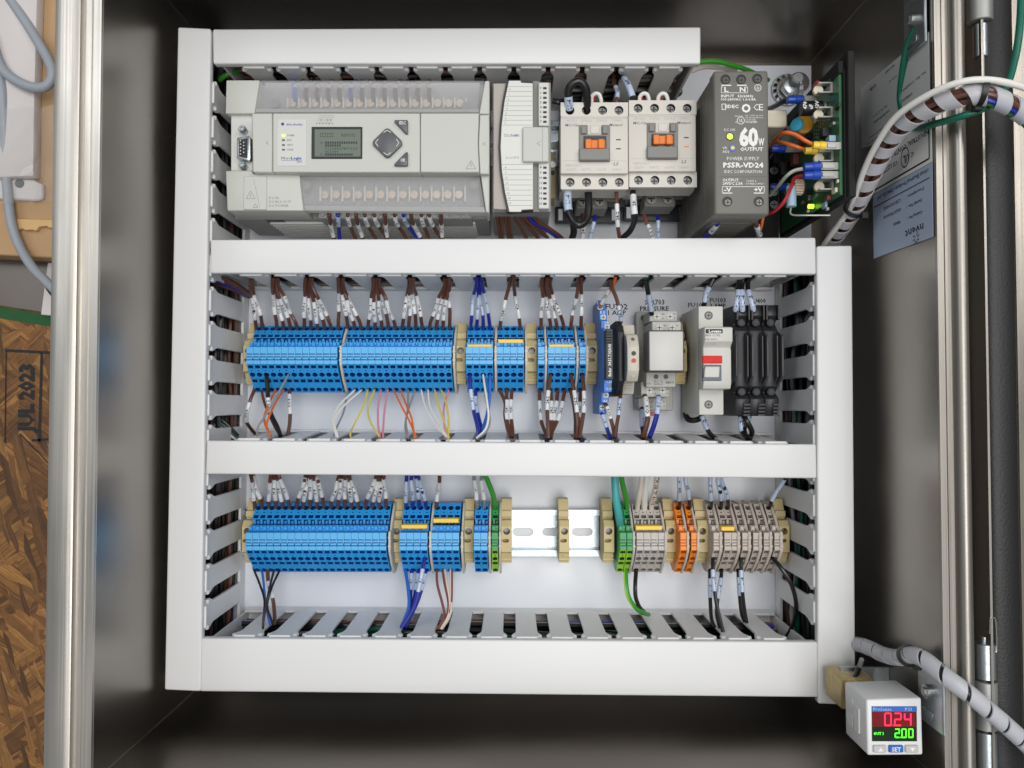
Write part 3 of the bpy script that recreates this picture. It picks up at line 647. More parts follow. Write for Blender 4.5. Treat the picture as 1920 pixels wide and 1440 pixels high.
def bank(proto, pxs, row, fmt, group):
    for i, px in enumerate(pxs): blk(proto, px, row, fmt % NTH[i], group)
bank(PB, [477.5+12.9*i for i in range(13)], R1, '%s blue terminal block from the tan bracket in the 13-block bank, upper rail', 'blue terminal blocks')
bank(PB, [650.5+12.8*i for i in range(16)], R1, '%s blue terminal block of the sixteen between two end plates, upper rail', 'blue terminal blocks')
bank(PB, [881.3+12.6*i for i in range(4)], R1, '%s blue terminal block in the upper-rail bank fed by 0V wires', 'blue terminal blocks')
bank(PB, [937.5+12.8*i for i in range(4)], R1, '%s blue terminal block in the upper-rail bank fed by +24V wires', 'blue terminal blocks')
blk(PB, 1014, R1, 'single blue terminal block fed by the wire marked 24-1', 'blue terminal blocks')
bank(PB, [1032.6+12.7*i for i in range(4)], R1, '%s blue terminal block in the bank fed by wires marked 24-2', 'blue terminal blocks')
blk(PB, 1090.5, R1, 'single blue terminal block fed by the wire marked 24-3', 'blue terminal blocks')
bank(PB, [476.5+12.95*i for i in range(20)], R2, '%s blue terminal block in the twenty-block bank of the lower rail', 'blue terminal blocks')
bank(PB, [759.5+12.95*i for i in range(4)], R2, '%s blue terminal block in the lower-rail bank fed by 0V wires', 'blue terminal blocks')
bank(PB, [817.5+13*i for i in range(4)], R2, '%s blue terminal block in the lower-rail bank with a raised yellow jumper', 'blue terminal blocks')
bank(PB, [896+13*i for i in range(2)], R2, '%s blue terminal block of the pair fed by grey wires', 'blue terminal blocks')
blk(PG, 928.5, R2, 'green and lime earth terminal block beside the pair of blue blocks', 'green earth terminal blocks')
bank(PG, [1164.5+13*i for i in range(2)], R2, '%s green and lime earth terminal block beside the grey blocks', 'green earth terminal blocks')
bank(PW, [1195.5+13.3*i for i in range(4)], R2, '%s grey terminal block of the four bridged by a yellow jumper', 'grey terminal blocks')
bank(PO, [1276, 1296], R2, '%s orange terminal block between clear plates on the lower rail', 'orange terminal blocks')
bank(PE, [1337, 1357, 1370.3, 1390, 1410, 1429.5, 1449], R2, '%s beige terminal block of the seven at the rail end', 'beige terminal blocks')
# end plates, brackets, jumpers
def eplate(px, row, label, mat='end_plate', w=1.5):
    x = U(px, 674 if row == R1 else 1000, 45)[0]
    prof = [(25,9),(25,29),(15.5,40),(8.4,46),(8,52),(-5.4,52),(-15,43.5),(-25,31),(-25,21),(-19,9)]
    mb = MB(); mb.prism([(row+a, b) for a, b in prof], x-w/2, x+w/2, 'x')
    for (a, b, z0) in ((3, 5, 52), (-3, -1, 52)): mb.box(x-w/2-.25, x+w/2+.25, row+a, row+b, z0-3, z0+.4)
    tag(mb.build('end_plate', mat, bevel=0.25), label, 'end plate', 'thin end plates between terminal banks')
for px, l in ((642.5, 'cream end plate between the two long blue banks on the upper rail'), (852.5, 'cream end plate closing the long blue bank on the upper rail'), (929.5, 'cream end plate between the 0V and +24V banks, upper rail'), (986.5, 'cream end plate closing the +24V bank on the upper rail'),
              (1023.2, 'cream end plate after the single block marked 24-1'), (1081.5, 'cream end plate before the single block marked 24-3'), (1099.5, 'cream end plate after the single block marked 24-3')): eplate(px, R1, l)
for px, l, mt in ((733, 'cream end plate closing the twenty-block bank, lower rail', 0), (808.7, 'cream end plate between two banks with yellow jumpers, lower rail', 0), (867.5, 'cream end plate closing the bank with raised yellow jumper', 0), (918.5, 'cream end plate between blue pair and green earth block', 0), (938, 'cream end plate right of the single green earth block', 0),
                  (1186, 'grey end plate between green and grey blocks', 1), (1245, 'grey end plate closing the four grey blocks', 1), (1286, 'pale plate between the two orange blocks', 1), (1305, 'pale plate closing the orange blocks', 1),
                  (1347, 'beige plate after the block fed by L1-2', 2), (1380, 'beige plate after the small yellow jumper', 2), (1400, 'beige plate after the block with lower wire L1-8', 2), (1420, 'beige plate third before the rail-end bracket', 2), (1439.5, 'beige plate before the block fed by L1-11', 2), (1459, 'beige plate beside the rail-end tan bracket', 2)):
    eplate(px, R2, l, ('end_plate', 'grey_block', 'beige_block')[mt], 1.5 if mt != 2 else 1.9)
def bracket_proto():
    th = thing('end_bracket', 'x', 'end bracket', (0,0,0)); w = 3.6
    prof = [(27,9),(27,21),(19,24),(19,27),(15,27),(15,25),(13,25),(13,32),(9,35),(-9,35),(-10.5,31),(-18,27.5),(-18,9)]
    mb = MB(); n = len(prof)
    mb.add([(-w,y,z) for y,z in prof]+[(w,y,z) for y,z in prof], [tuple(range(n)), tuple(range(2*n-1,n-1,-1))])
    for i in range(n):
        j = (i+1) % n
        if i == 8:                                         # top face with screw hole and slot
            mb.cell((-w, 3, 35), (1,0,0), (0,1,0), 2*w, 6, ('c', w, 2.6, 2.5), 9, mi=1)
            mb.cell((-w, -9, 35), (1,0,0), (0,1,0), 2*w, 12, ('o', w*.8, 8, 2.4, 1.3), 6, mi=1)
        else: mb.add([(-w,*prof[i]),(-w,*prof[j]),(w,*prof[j]),(w,*prof[i])], [(0,1,2,3)])
    mb.build('body', ['tan', 'tan'], th, ang=30)
    mb = MB(); mb.box(-w-.2, w+.2, -16, -14.6, 27.5, 29.4); mb.box(-w*.3, w+.2, -13, -12, 28.5, 31); mb.build('foot_clip', 'tan', th, bevel=0.2)
    MB().cyl((0, 5.6, 27), 2.2, 1.4, n=14).build('screw', 'screw_steel', th)
    return th
BRK = bracket_proto()
def brk(px, row, label):
    loc = V(U(px, 674 if row == R1 else 990, 32)[0], row, 0)
    if BRK.name not in used: used.add(BRK.name); BRK.location = loc*.001; BRK['label'] = label; BRK['group'] = 'tan end brackets'; return
    copy_tree(BRK, loc, label, 'tan end brackets')
for px, l in ((468.5, 'tan end bracket beside the left duct on the upper rail'), (864, 'tan end bracket between the sixteen-block and 0V banks, upper rail'), (997, 'tan end bracket between +24V bank and block marked 24-1'), (1110, 'tan end bracket left of the slim blue relay'), (1277, 'tan end bracket right of the square silver relay')): brk(px, R1, l)
for px, l in ((466, 'tan end bracket beside the left duct on the lower rail'), (744.5, 'tan end bracket after the twenty-block bank, lower rail'), (879, 'tan end bracket between raised-jumper bank and blue pair'), (950, 'tan end bracket right of the single green earth block'), (1058, 'tan end bracket standing alone on the bare rail'), (1141, 'tan end bracket left of the two green earth blocks'), (1257, 'tan end bracket between grey and orange blocks'), (1316, 'tan end bracket between orange and beige blocks'), (1468, 'tan end bracket at the rail end beside beige blocks')): brk(px, R2, l)
def jumper(ax, ay, bx, by, z, label):
    mb = MB(); mb.pbox(ax, ay, bx, by, z-7, z); tag(mb.build('jumper_bar', 'yellow', bevel=0.35), label, 'jumper', 'yellow jumper bars')
for a in ((876, 645.5, 923.5, 652.5, 49, 'yellow jumper bar across the 0V bank, upper rail'), (934, 636, 981, 643.5, 45, 'yellow jumper bar across the +24V bank, upper rail'), (1029, 645.5, 1076.5, 653, 49, 'yellow jumper bar across the bank marked 24-2'),
          (752.5, 984, 801, 991.5, 49, 'yellow jumper bar across the 0V bank, lower rail'), (812, 972.5, 860, 980.5, 45, 'raised yellow jumper bar on the lower rail'), (1192, 986, 1241.5, 994, 49, 'yellow jumper bar across the four grey blocks'), (1352.5, 987.5, 1377.5, 995.5, 49, 'short yellow jumper bar on two beige blocks')): jumper(*a)
# ------------------------------------------------------------------ wires
def sleeve(pts, f0, f1, txt, r, parent, mat, flip, nm='marker_sleeve'):
    L = [0]
    for i in range(1, len(pts)): L.append(L[-1] + (pts[i]-pts[i-1]).length)
    def at(s):
        for i in range(1, len(pts)):
            if L[i] >= s or i == len(pts)-1:
                f = (s-L[i-1])/max(1e-6, L[i]-L[i-1]); return pts[i-1].lerp(pts[i], f), (pts[i]-pts[i-1]).normalized()
    s0, s1 = L[-1]*f0, L[-1]*f1; q = [at(s0+(s1-s0)*k/6)[0] for k in range(7)]
    mb = MB(); mb.tube(q, r, 10)
    vs, fs, wd = tmesh(txt, 0, 0.03); h = min(r*1.25, 2.4); k = h/CAP; tw = min(wd*k, (s1-s0)*.88); kx = tw/wd; out = []
    for v in vs:
        u = v[0]*kx + ((s1-s0)-tw)/2; s = s1-u if flip else s0+u; p, t = at(s)
        if flip: t = -t
        n = V(0,0,1)-t*t.z; n = (n.normalized() if n.length > .05 else V(0,1,0)); side = n.cross(t); y = v[1]*k - h/2; a = y/r
        out.append(p + (side*math.sin(a) + n*math.cos(a))*(r+.07))
    mb.padd(out, fs, 1); return mb.build(nm, [mat, 'ink'], parent)
def wire(pts, mat, label, r=1.6, mark=None, flip=False, smat='sleeve', n=8, seg=5, group=None, cat='wire', rnd=0.0):
    if abs(r-1.6) < .01: r = 1.32
    q = pp(pts, seg)
    mb = MB(); mb.tube(q, r, n)
    if not mark: return tag(mb.build('wire', mat), label, cat, group)
    th = thing('wire', label, cat, q[0], group); mb.build('insulation', mat, th)
    if mark[2]: sleeve(q, mark[0], mark[1], mark[2], r+.25, th, smat, flip)
    return th
def updown(hx, hy, sx, sy, mat, txt, label, group, r=1.6, zt=58, smat='sleeve', up=True, k=0):
    r = 1.28
    """from a terminal hole to a duct slot"""
    s = 1 if up else -1; j = random.uniform(-1, 1); d = sx-hx
    hz = 30 if abs(hy-730) < 15 or abs(hy-1067) < 15 or up else 41
    u = random.uniform; zt = zt + u(-4, 4)
    P = [(hx, hy + s*5, hz-6), (hx, hy, hz+1), (hx + d*.10 + u(-.8, .8), hy - s*14, hz+10+u(-2, 2)), (hx + d*.36 + u(-2, 2), hy - s*34, hz+15+u(-4, 4)), (hx + d*.68 + u(-2.6, 2.6), hy - s*58, hz+18+u(-5, 5)), (sx + u(-1.5, 1.5), sy + s*8, zt-2), (sx, sy - s*8, zt+2)]
    wire(P, mat, label, r, (0.40+0.055*j, 0.70+.055*j, txt) if txt else None, flip=not up, smat=smat, group=group)
b1 = [480.2+12.85*i for i in range(13)]; b2 = [652+12.77*i for i in range(16)]
G1 = 'brown wires entering the upper terminal row'
def gather(slots):                                        # {slot px: [(hole px, text)]}
    return slots
for sx, lst in {466: [(0, 'O:0/0'), (1, 'O:0/1')], 516: [(3, 'O:0/2'), (4, 'O:0/3'), (5, 'O:0/4'), (6, 'O:0/5')], 579: [(7+i, 'O:0/%d' % (6+i)) for i in range(5)]}.items():
    for i, (k, t) in enumerate(lst):
        updown(b1[k], 617, sx + (i-(len(lst)-1)/2)*3.0 + (6 if sx == 466 else 0), 528 + (3 if sx == 466 else 0), 'w_brown', t, 'brown wire marked %s, %s block of the thirteen-block bank, from above' % (t, NTH[k]), G1)
L2 = [(639, [(b1[12], 'O:0/11'), (b2[0], 'O:1/0'), (b2[1], 'O:1/1'), (b2[2], 'O:1/2')]), (705, [(b2[3+i], 'O:1/%d' % (3+i)) for i in range(5)]), (771, [(b2[8+i], 'O:1/%d' % (8+i)) for i in range(4)]), (838, [(b2[12+i], 'O:1/%d' % (12+i)) for i in range(4)])]
for sx, lst in L2:
    for i, (hx, t) in enumerate(lst): updown(hx, 617, sx + (i-(len(lst)-1)/2)*3.0, 528, 'w_brown', t, ('brown wire marked O:0/11 into the last block of the thirteen-block bank' if hx < 640 else 'brown wire marked %s, %s block of the sixteen-block bank, from above' % (t, NTH[b2.index(hx)])), G1, zt=56+random.uniform(-5, 5))
for i, hx in enumerate((882, 893.5, 906, 919)): updown(hx, 618, 898+(i-1.5)*4, 526, 'w_blue', '0V', '%s of four blue wires marked 0V entering the upper rail from above' % NTH[i], 'blue 0V wires', smat='sleeve_blue')
for i, hx in enumerate((937.5, 976)): updown(hx, 618, 960+(i-.5)*6, 524, 'w_brown', '+24V', '%s of two brown wires marked +24V entering the upper rail from above' % NTH[i], 'brown +24V wires')
for i, (hx, t) in enumerate(((1014, '24-1'), (1032.6, '24-2'), (1045.3, '24-2'), (1058, '24-2'))): updown(hx, 618, 1024+(i-1.5)*5, 527, 'w_brown', t, ('brown wire marked 24-1 entering the upper rail from above' if i == 0 else '%s brown wire marked 24-2 above the bank beside 24-1' % NTH[i-1]), 'brown 24 volt wires')
for i, (hx, t) in enumerate(((1070.5, '24-2'), (1089.7, '24-3'))): updown(hx, 618, 1087+(i-.5)*7, 527, 'w_brown', t, ('brown wire marked 24-2 beside the one marked 24-3, from above', 'brown wire marked 24-3 entering the upper rail from above')[i], 'brown 24 volt wires')
# lower side of the upper row
TH = .62
def thin(pts, mat, label, r=TH, n=6): return wire(pts, mat, label, r, n=n, seg=4, cat='wire')
wire([(478, 725, 24), (477, 731, 31), (470, 748, 36), (464, 770, 36), (462, 790, 30), (474, 808, 20), (488, 822, 14)], 'w_brown', 'brown wire marked O:0/0 leaving below towards the left duct', 1.6, (.33, .62, 'O:0/0'), True)
wire([(543, 725, 24), (543, 731, 31), (543, 752, 38), (544, 775, 42), (543, 795, 44), (540, 812, 46), (536, 822, 48)], 'w_brown', 'brown wire marked O:0/4 leaving below the upper rail', 1.6, (.28, .62, 'O:0/4'), True)
thin([(491, 727, 25), (491, 734, 32), (496, 756, 36), (504, 775, 42), (515, 800, 50), (524, 815, 56)], 'w_brown', 'thin dark brown wire crossing below the upper rail', .9)
wire([(500, 700, 36), (500, 705, 43), (502, 730, 46), (503, 750, 45), (508, 775, 46), (520, 800, 52), (526, 818, 56)], 'w_black', 'black marked wire crossing behind orange strands below upper rail', 1.5, (.42, .62, 'O:0/2'), True)
thin([(517, 727, 25), (516, 732, 32), (503, 760, 46), (495, 785, 52), (503, 808, 58), (508, 818, 60)], 'w_orange', 'thin orange wire bowing left beside the grey strand', .8)
thin([(532, 727, 25), (531, 732, 32), (514, 760, 48), (500, 795, 56), (505, 812, 60), (507, 820, 60)], 'w_orange', 'thin orange wire crossing the black marked wire', .8)
thin([(541, 700, 40), (540, 704, 44), (520, 740, 54), (497, 780, 62), (484, 800, 66), (482, 818, 66)], 'w_grey', 'thin grey wire slanting left across the orange strands', .75)
tw = [(0, (626, 818), 'w_grey', [(645, 770), (632, 800)]), (1, (630, 815), 'w_white', [(636, 760), (624, 790)]), (2, (633, 816), 'w_white', [(650, 756), (627, 785)]), (3, (657, 814), 'w_yellow', [(680, 765), (662, 800)]),
      (4, (709, 815), 'w_yellow', [(690, 765), (694, 790)]), (5, (712, 816), 'w_pink', [(709, 765), (709, 795)]), (6, (718, 817), 'w_pink', [(721, 770), (719, 795)]), (7, (779, 817), 'w_orange', [(752, 760), (768, 790)]),
      (8, (777, 818), 'w_orange', [(762, 760), (772, 785)]), (9, (762, 817), 'w_grey', [(765, 765), (760, 795)]), (10, (765, 818), 'w_grey', [(766, 768), (761, 790)]), (11, (833, 815), 'w_white', [(798, 765), (815, 795)]),
      (12, (836, 816), 'w_white', [(806, 762), (822, 792)]), (13, (841, 818), 'w_yellow', [(822, 760), (834, 795)]), (14, (840, 819), 'w_yellow', [(836, 755), (841, 785)]), (15, (838, 818), 'w_pink', [(832, 765), (833, 795)])]
cn = {'w_grey': 'grey', 'w_white': 'white', 'w_yellow': 'yellow', 'w_pink': 'pink', 'w_orange': 'orange'}
for k, e, m, mid in tw:
    hx = 651 + 12.65*k
    thin([(hx, 727, 25), (hx, 733, 32), (*mid[0], 44), (*mid[1], 54), (*e, 62), (e[0]+1, e[1]+8, 60)], m, 'thin %s wire from the %s block below the sixteen-block bank' % (cn[m], NTH[k]), .7)
def down(pts, mat, label, txt=None, f=(.3, .58), r=1.6, smat='sleeve'): wire(pts, mat, label, r, (f[0], f[1], txt) if txt else None, True, smat, seg=5)
down([(881, 698, 36), (881, 705, 44), (883, 735, 48), (888, 770, 50), (895, 800, 56), (897, 820, 58)], 'w_blue', 'blue wire marked 0V from the upper hole below 0V bank', '0V', (.35, .62), smat='sleeve_blue')
down([(892, 725, 24), (892, 731, 31), (892, 755, 38), (898, 785, 46), (903, 805, 54), (900, 820, 58)], 'w_blue', 'blue wire marked 0V from the lower hole below 0V bank', '0V', (.28, .56), smat='sleeve_blue')
down([(919, 700, 36), (919, 706, 44), (918, 740, 48), (914, 775, 50), (906, 802, 54), (900, 822, 58)], 'w_ltblue', 'bright blue wire below the 0V bank beside white strands', None, r=1.2)
thin([(906, 700, 38), (906, 705, 44), (912, 745, 56), (916, 780, 60), (910, 805, 62), (893, 822, 64)], 'w_white', 'thin white strand below the 0V bank of the upper rail', .8)
thin([(907, 701, 38), (907, 706, 44), (910, 745, 54), (919, 785, 58), (913, 808, 60), (897, 822, 62)], 'w_grey', 'thin grey strand beside white one below 0V bank', .6)
for i, hx in enumerate((937, 950, 960)):
    down([(hx, 725, 24), (hx, 731, 31), (hx + (10, 0, -2)[i], 755, 38), ((947, 949, 958)[i], 780, 44), ((952, 955, 961)[i], 805, 50), (957+2*i, 820, 56)], 'w_brown', '%s of three brown wires leaving below the +24V bank' % NTH[i], (None, '+24V', '+24V')[i], (.35, .68))
down([(1013, 725, 24), (1012, 731, 31), (1012, 760, 38), (1015, 790, 46), (1024, 815, 54), (1026, 822, 58)], 'w_brown', 'brown wire marked 24-1 leaving below the upper rail', '24-1', (.34, .66))
down([(1032, 698, 36), (1032, 705, 44), (1028, 735, 50), (1026, 765, 54), (1027, 795, 58), (1028, 822, 60)], 'w_brown', 'brown wire marked 24-2 from the upper hole, first beside 24-1', '24-2', (.38, .64))
for i, (hx, mx_) in enumerate(((1033, 1033), (1046, 1038), (1059, 1048))):
    down([(hx, 725, 24), (hx, 731, 31), ((1034, 1043, 1054)[i], 757, 38), (mx_, 782, 44), (1032+2*i, 808, 50), (1029+2*i, 822, 56)], 'w_brown', '%s brown wire marked 24-2 leaving a lower hole of its bank' % NTH[i], '24-2', (.36, .68))
down([(1070, 698, 36), (1071, 705, 44), (1077, 735, 50), (1081, 765, 52), (1083, 795, 54), (1082, 822, 58)], 'w_brown', 'brown wire marked 24-2 from upper hole beside the 24-3 block', '24-2', (.38, .66))
down([(1091, 698, 36), (1092, 705, 44), (1095, 735, 50), (1095, 765, 52), (1091, 795, 56), (1086, 822, 60)], 'w_brown', 'brown wire marked 24-3 from the upper hole', '24-3', (.38, .66))
down([(1070, 725, 24), (1070, 731, 31), (1076, 760, 36), (1079, 785, 42), (1079, 808, 50), (1079, 822, 56)], 'w_brown', 'brown wire behind 24-2 marker below the bank', None)
down([(1089, 725, 24), (1089, 731, 31), (1087, 760, 36), (1085, 785, 42), (1084, 808, 50), (1084, 822, 56)], 'w_brown', 'brown wire behind 24-3 marker below the last blue block', '24-3', (.35, .6))
# upper side of the lower row
b3 = [478+12.95*i for i in range(20)]; tops = {}
def up2(hx, tx, mat, t, label, group, r=1.6, hy=951, smat='sleeve', ty=888, f=(.39, .77)):
    hz = 30; d = tx-hx; u = random.uniform; j = u(-.05, .05)
    wire([(hx, hy+5, hz-6), (hx, hy, hz+1), (hx+d*.15+u(-.8,.8), hy-14, hz+9), (hx+d*.45+u(-1.6,1.6), hy-30, hz+14+u(-3,3)), (hx+d*.8+u(-2,2), hy-48, hz+17+u(-4,4)), (tx, ty, hz+19+u(-4,4)), (tx+d*.1, ty-14, hz+19)], mat, label, r, (f[0]+j, f[1]+j, t) if t else None, smat=smat, group=group)
for tx, ks in ((472, (0, 1)), (515, (2, 3, 4, 5)), (583, (6, 7, 8, 9, 10)), (646, (11, 12, 13, 14, 15)), (713, (16, 17, 18, 19))):
    for i, k in enumerate(ks): up2(b3[k], tx + (i-(len(ks)-1)/2)*4.6, 'w_brown', 'I:0/%d' % k, 'brown wire marked I:0/%d into the %s block of the twenty-block bank' % (k, NTH[k]), 'brown wires entering the lower terminal row')
for i in range(4): up2(761+12.7*i, (763, 772, 778, 784)[i], 'w_blue', '0V', '%s of four blue 0V wires entering the lower rail from above' % NTH[i], 'blue 0V wires', smat='sleeve_blue')
up2(818.7, 824, 'w_brown', '+24V', 'single brown wire marked +24V entering the lower rail', None)
up2(895, 889, 'w_grey', 'A+1', 'grey wire marked A+1 entering the blue pair', None); up2(908, 903, 'w_grey', 'A-1', 'grey wire marked A-1 entering the blue pair', None)
wire([(928, 956, 24), (928, 950, 31), (925, 930, 42), (917, 908, 48), (909, 890, 52), (905, 880, 52)], 'w_green', 'green wire entering the single green earth block', 1.9)
wire([(1165, 990, 34), (1163, 983, 42), (1160, 965, 52), (1155, 935, 56), (1153, 900, 56), (1152, 880, 54)], 'w_teal', 'thick teal wire entering the green earth block', 2.6, n=10)
wire([(1177, 958, 26), (1176, 951, 32), (1173, 930, 40), (1167, 905, 46), (1163, 880, 48)], 'w_green', 'green wire beside the thick teal one', 1.9)
wire([(1195, 958, 26), (1195, 951, 32), (1198, 930, 40), (1202, 905, 46), (1205, 880, 48)], 'w_ivory', 'ivory wire entering the first grey block', 1.9)
wire([(1208, 958, 26), (1208, 951, 32), (1209, 925, 42), (1212, 900, 48), (1214, 880, 50)], 'w_white', 'white wire entering the second grey block', 2.2)
wire([(1221, 958, 26), (1221, 951, 32), (1226, 930, 40), (1231, 905, 46), (1232, 880, 48)], 'w_ivory', 'printed ivory wire entering the third grey block', 1.7, (.25, .98, 'M TW OR TFF 18 AWG'), True, 'w_ivory')
up2(1274.5, 1273.5, 'w_black', '200', 'black wire marked 200 entering the first orange block', None, smat='sleeve_blue', f=(.42, .92)); up2(1294, 1285.5, 'w_black', '201', 'black wire marked 201 entering the second orange block', None, smat='sleeve_blue', f=(.42, .92))
up2(1333.5, 1333, 'w_black', 'L1-2', 'black wire marked L1-2 entering the first beige block', None, smat='sleeve_blue', f=(.42, .9)); up2(1352.5, 1346, 'w_black', 'L1-6', 'black wire marked L1-6 entering the second beige block', None, smat='sleeve_blue', f=(.42, .9)); up2(1366, 1352, 'w_black', 'L1-6', 'black wire marked L1-6 entering the third beige block', None, smat='sleeve_blue', f=(.42, .9))
up2(1444, 1473, 'w_black', 'L1-11', 'black wire marked L1-11 slanting into the last beige block', None, smat='sleeve_blue', ty=893, f=(.40, .82))
# lower side of the lower row
thin([(475.5, 1062, 25), (476, 1068, 32), (487, 1095, 42), (496, 1125, 50), (494, 1160, 58), (493, 1178, 62)], 'w_black', 'thin black wire bending right below the twenty-block bank', .8)
thin([(490, 1062, 25), (491, 1068, 32), (494, 1090, 40), (498, 1130, 48), (504, 1160, 56), (507, 1172, 58)], 'w_ltblue', 'thin blue wire below the twenty-block bank', .8)
thin([(515, 1062, 25), (514, 1068, 32), (506, 1100, 46), (498, 1140, 56), (494, 1165, 60), (493, 1180, 62)], 'near_black', 'thin dark grey wire slanting left below twenty-block bank', .8)
thin([(527, 1062, 25), (525, 1068, 32), (510, 1100, 48), (501, 1135, 54), (508, 1160, 56), (512, 1172, 56)], 'w_black', 'thin black wire from fifth block crossing the brown wire', .8)
down([(502, 1061, 24), (502, 1067, 31), (503, 1090, 36), (510, 1115, 42), (514, 1140, 46), (515, 1162, 50), (513, 1172, 52)], 'w_brown', 'brown wire marked I:0/2 leaving below the lower rail', 'I:0/2', (.35, .62))
thin([(760, 1062, 25), (760, 1068, 32), (765, 1100, 44), (767, 1135, 52), (759, 1160, 58), (752, 1176, 62)], 'w_ltblue', 'light blue wire below the lower 0V bank', 1.2)
for i, hx in enumerate((772, 785, 799)):
    down([(hx, 1061, 24), (hx, 1067, 31), ((771, 781, 794)[i], 1092, 38), ((769, 776, 784)[i], 1125, 46), ((763, 767, 770)[i], 1155, 54), (753+3*i, 1176, 60)], 'w_blue', '%s blue wire marked 0V from a lower hole, lower rail' % NTH[i], '0V', (.22, .46), smat='sleeve_blue')
down([(797, 1036, 36), (797, 1043, 44), (792, 1070, 50), (785, 1105, 54), (775, 1140, 58), (752, 1178, 64)], 'w_blue', 'blue wire marked 0V from the upper hole, lower rail', '0V', (.30, .56), smat='sleeve_blue')
for i, (hx, m, nm) in enumerate(((819, 'w_maroon', 'maroon'), (830, 'w_maroon', 'second maroon'), (834, 'w_ivory', 'ivory'), (845, 'w_ivory', 'second ivory'), (847, 'w_maroon', 'third maroon'))):
    thin([(hx, 1062, 25), (hx, 1068, 32), ((820, 834, 838, 845, 847)[i], 1095, 42), ((829, 841, 843, 846, 846)[i], 1130, 50), ((833, 838, 840, 843, 839)[i], 1155, 56), ((822, 824, 826, 828, 818)[i], 1180, 62)], m, 'thin %s wire below the bank with raised yellow jumper' % nm, .9)
mb = MB(); q = pp([(1175, 1061, 25), (1174, 1068, 32), (1174, 1095, 40), (1179, 1120, 42), (1192, 1140, 40), (1206, 1149, 36), (1216, 1152, 26)], 6)
gw = thing('wire', 'green and yellow striped earth wire leaving below the green blocks', 'wire', q[0]); mb.tube(q, 1.6, 10); mb.build('insulation', 'w_green', gw)
fr = frames(q); mb = MB(); mb.tube([q[i] + (fr[i][1]*.25 - fr[i][2]*.95 if False else V(-.7, 0, .55)) for i in range(len(q))], .98, 8); mb.build('stripe', 'lime', gw)
wire([(1193.5, 1061, 25), (1193, 1068, 32), (1191, 1095, 40), (1192, 1120, 42), (1199, 1138, 38), (1208, 1147, 26)], 'w_black', 'black wire leaving below the first grey block', 1.5)
down([(1331, 1062, 24), (1331, 1068, 31), (1331, 1100, 38), (1332, 1130, 44), (1334, 1160, 50), (1340, 1176, 54)], 'w_black', 'black wire marked L1-2 from the lower hole of the first beige block', 'L1-2', (.30, .58), smat='sleeve_blue')
down([(1336, 1038, 36), (1336.5, 1045, 44), (1337, 1075, 50), (1340, 1110, 52), (1346, 1145, 56), (1356, 1185, 62)], 'w_black', 'black wire marked L1-2 from the upper hole of the first beige block', 'L1-2', (.30, .54), smat='sleeve_blue')
down([(1353, 1062, 24), (1353, 1068, 31), (1351, 1090, 40), (1346, 1120, 44), (1344, 1150, 50), (1350, 1178, 56)], 'w_black', 'black wire marked L1-6 below the second beige block', 'L1-6', (.32, .60), smat='sleeve_blue')
down([(1385, 1062, 24), (1384, 1068, 31), (1386, 1100, 36), (1388, 1130, 42), (1391, 1152, 46), (1396, 1165, 50)], 'w_black', 'black wire behind the one marked L1-8', 'L1-8', (.3, .6), smat='sleeve_blue')
down([(1389, 1038, 36), (1389, 1045, 44), (1390, 1075, 48), (1392, 1110, 50), (1396, 1145, 50), (1400, 1168, 50)], 'w_black', 'black wire marked L1-8 from the upper hole of a beige block', 'L1-8', (.33, .60), smat='sleeve_blue')
wire([(1446, 1038, 36), (1448, 1045, 44), (1462, 1062, 52), (1480, 1088, 54), (1491, 1120, 52), (1492, 1150, 48), (1483, 1180, 44), (1470, 1200, 30)], 'w_black', 'bare black wire bowing right from the last beige block', 1.5)

# wires bending out of the left duct's corners
for i, (m, n_) in enumerate((('w_brown', 'first brown'), ('w_brown', 'second brown'), ('w_blue', 'blue'), ('w_brown', 'third brown'))):
    wire([(398, 516+i*5, 62-i*4), (420, 522+i*5, 56-i*4), (445, 534+i*4, 48-i*4), (462, 546+i*3, 36-i*4), (474, 552+i*2, 26-i*3)], m, '%s wire bending out of the upper corner of the left duct' % n_, 1.5)
for i, (m, n_) in enumerate((('w_black', 'black'), ('w_dkgreen', 'dark green'), ('w_ivory', 'ivory'), ('near_black', 'dark grey'))):
    wire([(398, 778+i*9, 40), (416, 788+i*8, 36), (432, 803+i*6, 34), (446, 818+i*4, 34)], m, '%s wire curving round the lower corner beside the left duct' % n_, 1.5)
wire([(412, 150, 56), (420, 143, 58), (432, 137, 58), (446, 134, 54)], 'w_green', 'short green wire in the corner above the controller', 1.8)
# ------------------------------------------------------------------ programmable controller (grey, with display)
mk('strip_grey', (168, 168, 170), 0.5, var=0.02); clear('smoke_clear', (246, 246, 248), 0.28, 0.1, 0.5); clear('clear_edge', (222, 222, 220), 0.6, 0.2, 0.4)
mk('lcd', (112, 122, 112), 0.3, var=0.02); mk('lcd_ink', (52, 60, 56), 0.5, var=0); mk('key', (88, 90, 94), 0.4, var=0.02); mk('led_on', (190, 255, 60), 0.4, var=0, emit=2.2)
mk('led_off', (96, 98, 92), 0.4, var=0); mk('copper', (226, 204, 182), 0.35, 0.4, var=0.1)
x, y = U(670, 290, 8)
plc = thing('controller', 'grey programmable controller with display, diamond keypad and clear terminal covers', 'controller', (x, y, 7.5))
B = lambda: MB()
q = B(); q.pprism([(440, 158), (916, 158), (916, 411), (440, 411)], 7.6, 60); q.build('base', 'plc_side', plc, bevel=0.6)
for i in range(7):                                         # vent ribs on the lower side
    yb = U(700, 411, 60)[1]; z = 10 + i*6.6
    xa = U(500, 400, 60)[0]; xb = U(890, 400, 60)[0]
    MB().box(xa, xb, yb-1.6, yb+1.6, z, z+2.6).build('vent_rib', 'plc_light', plc)
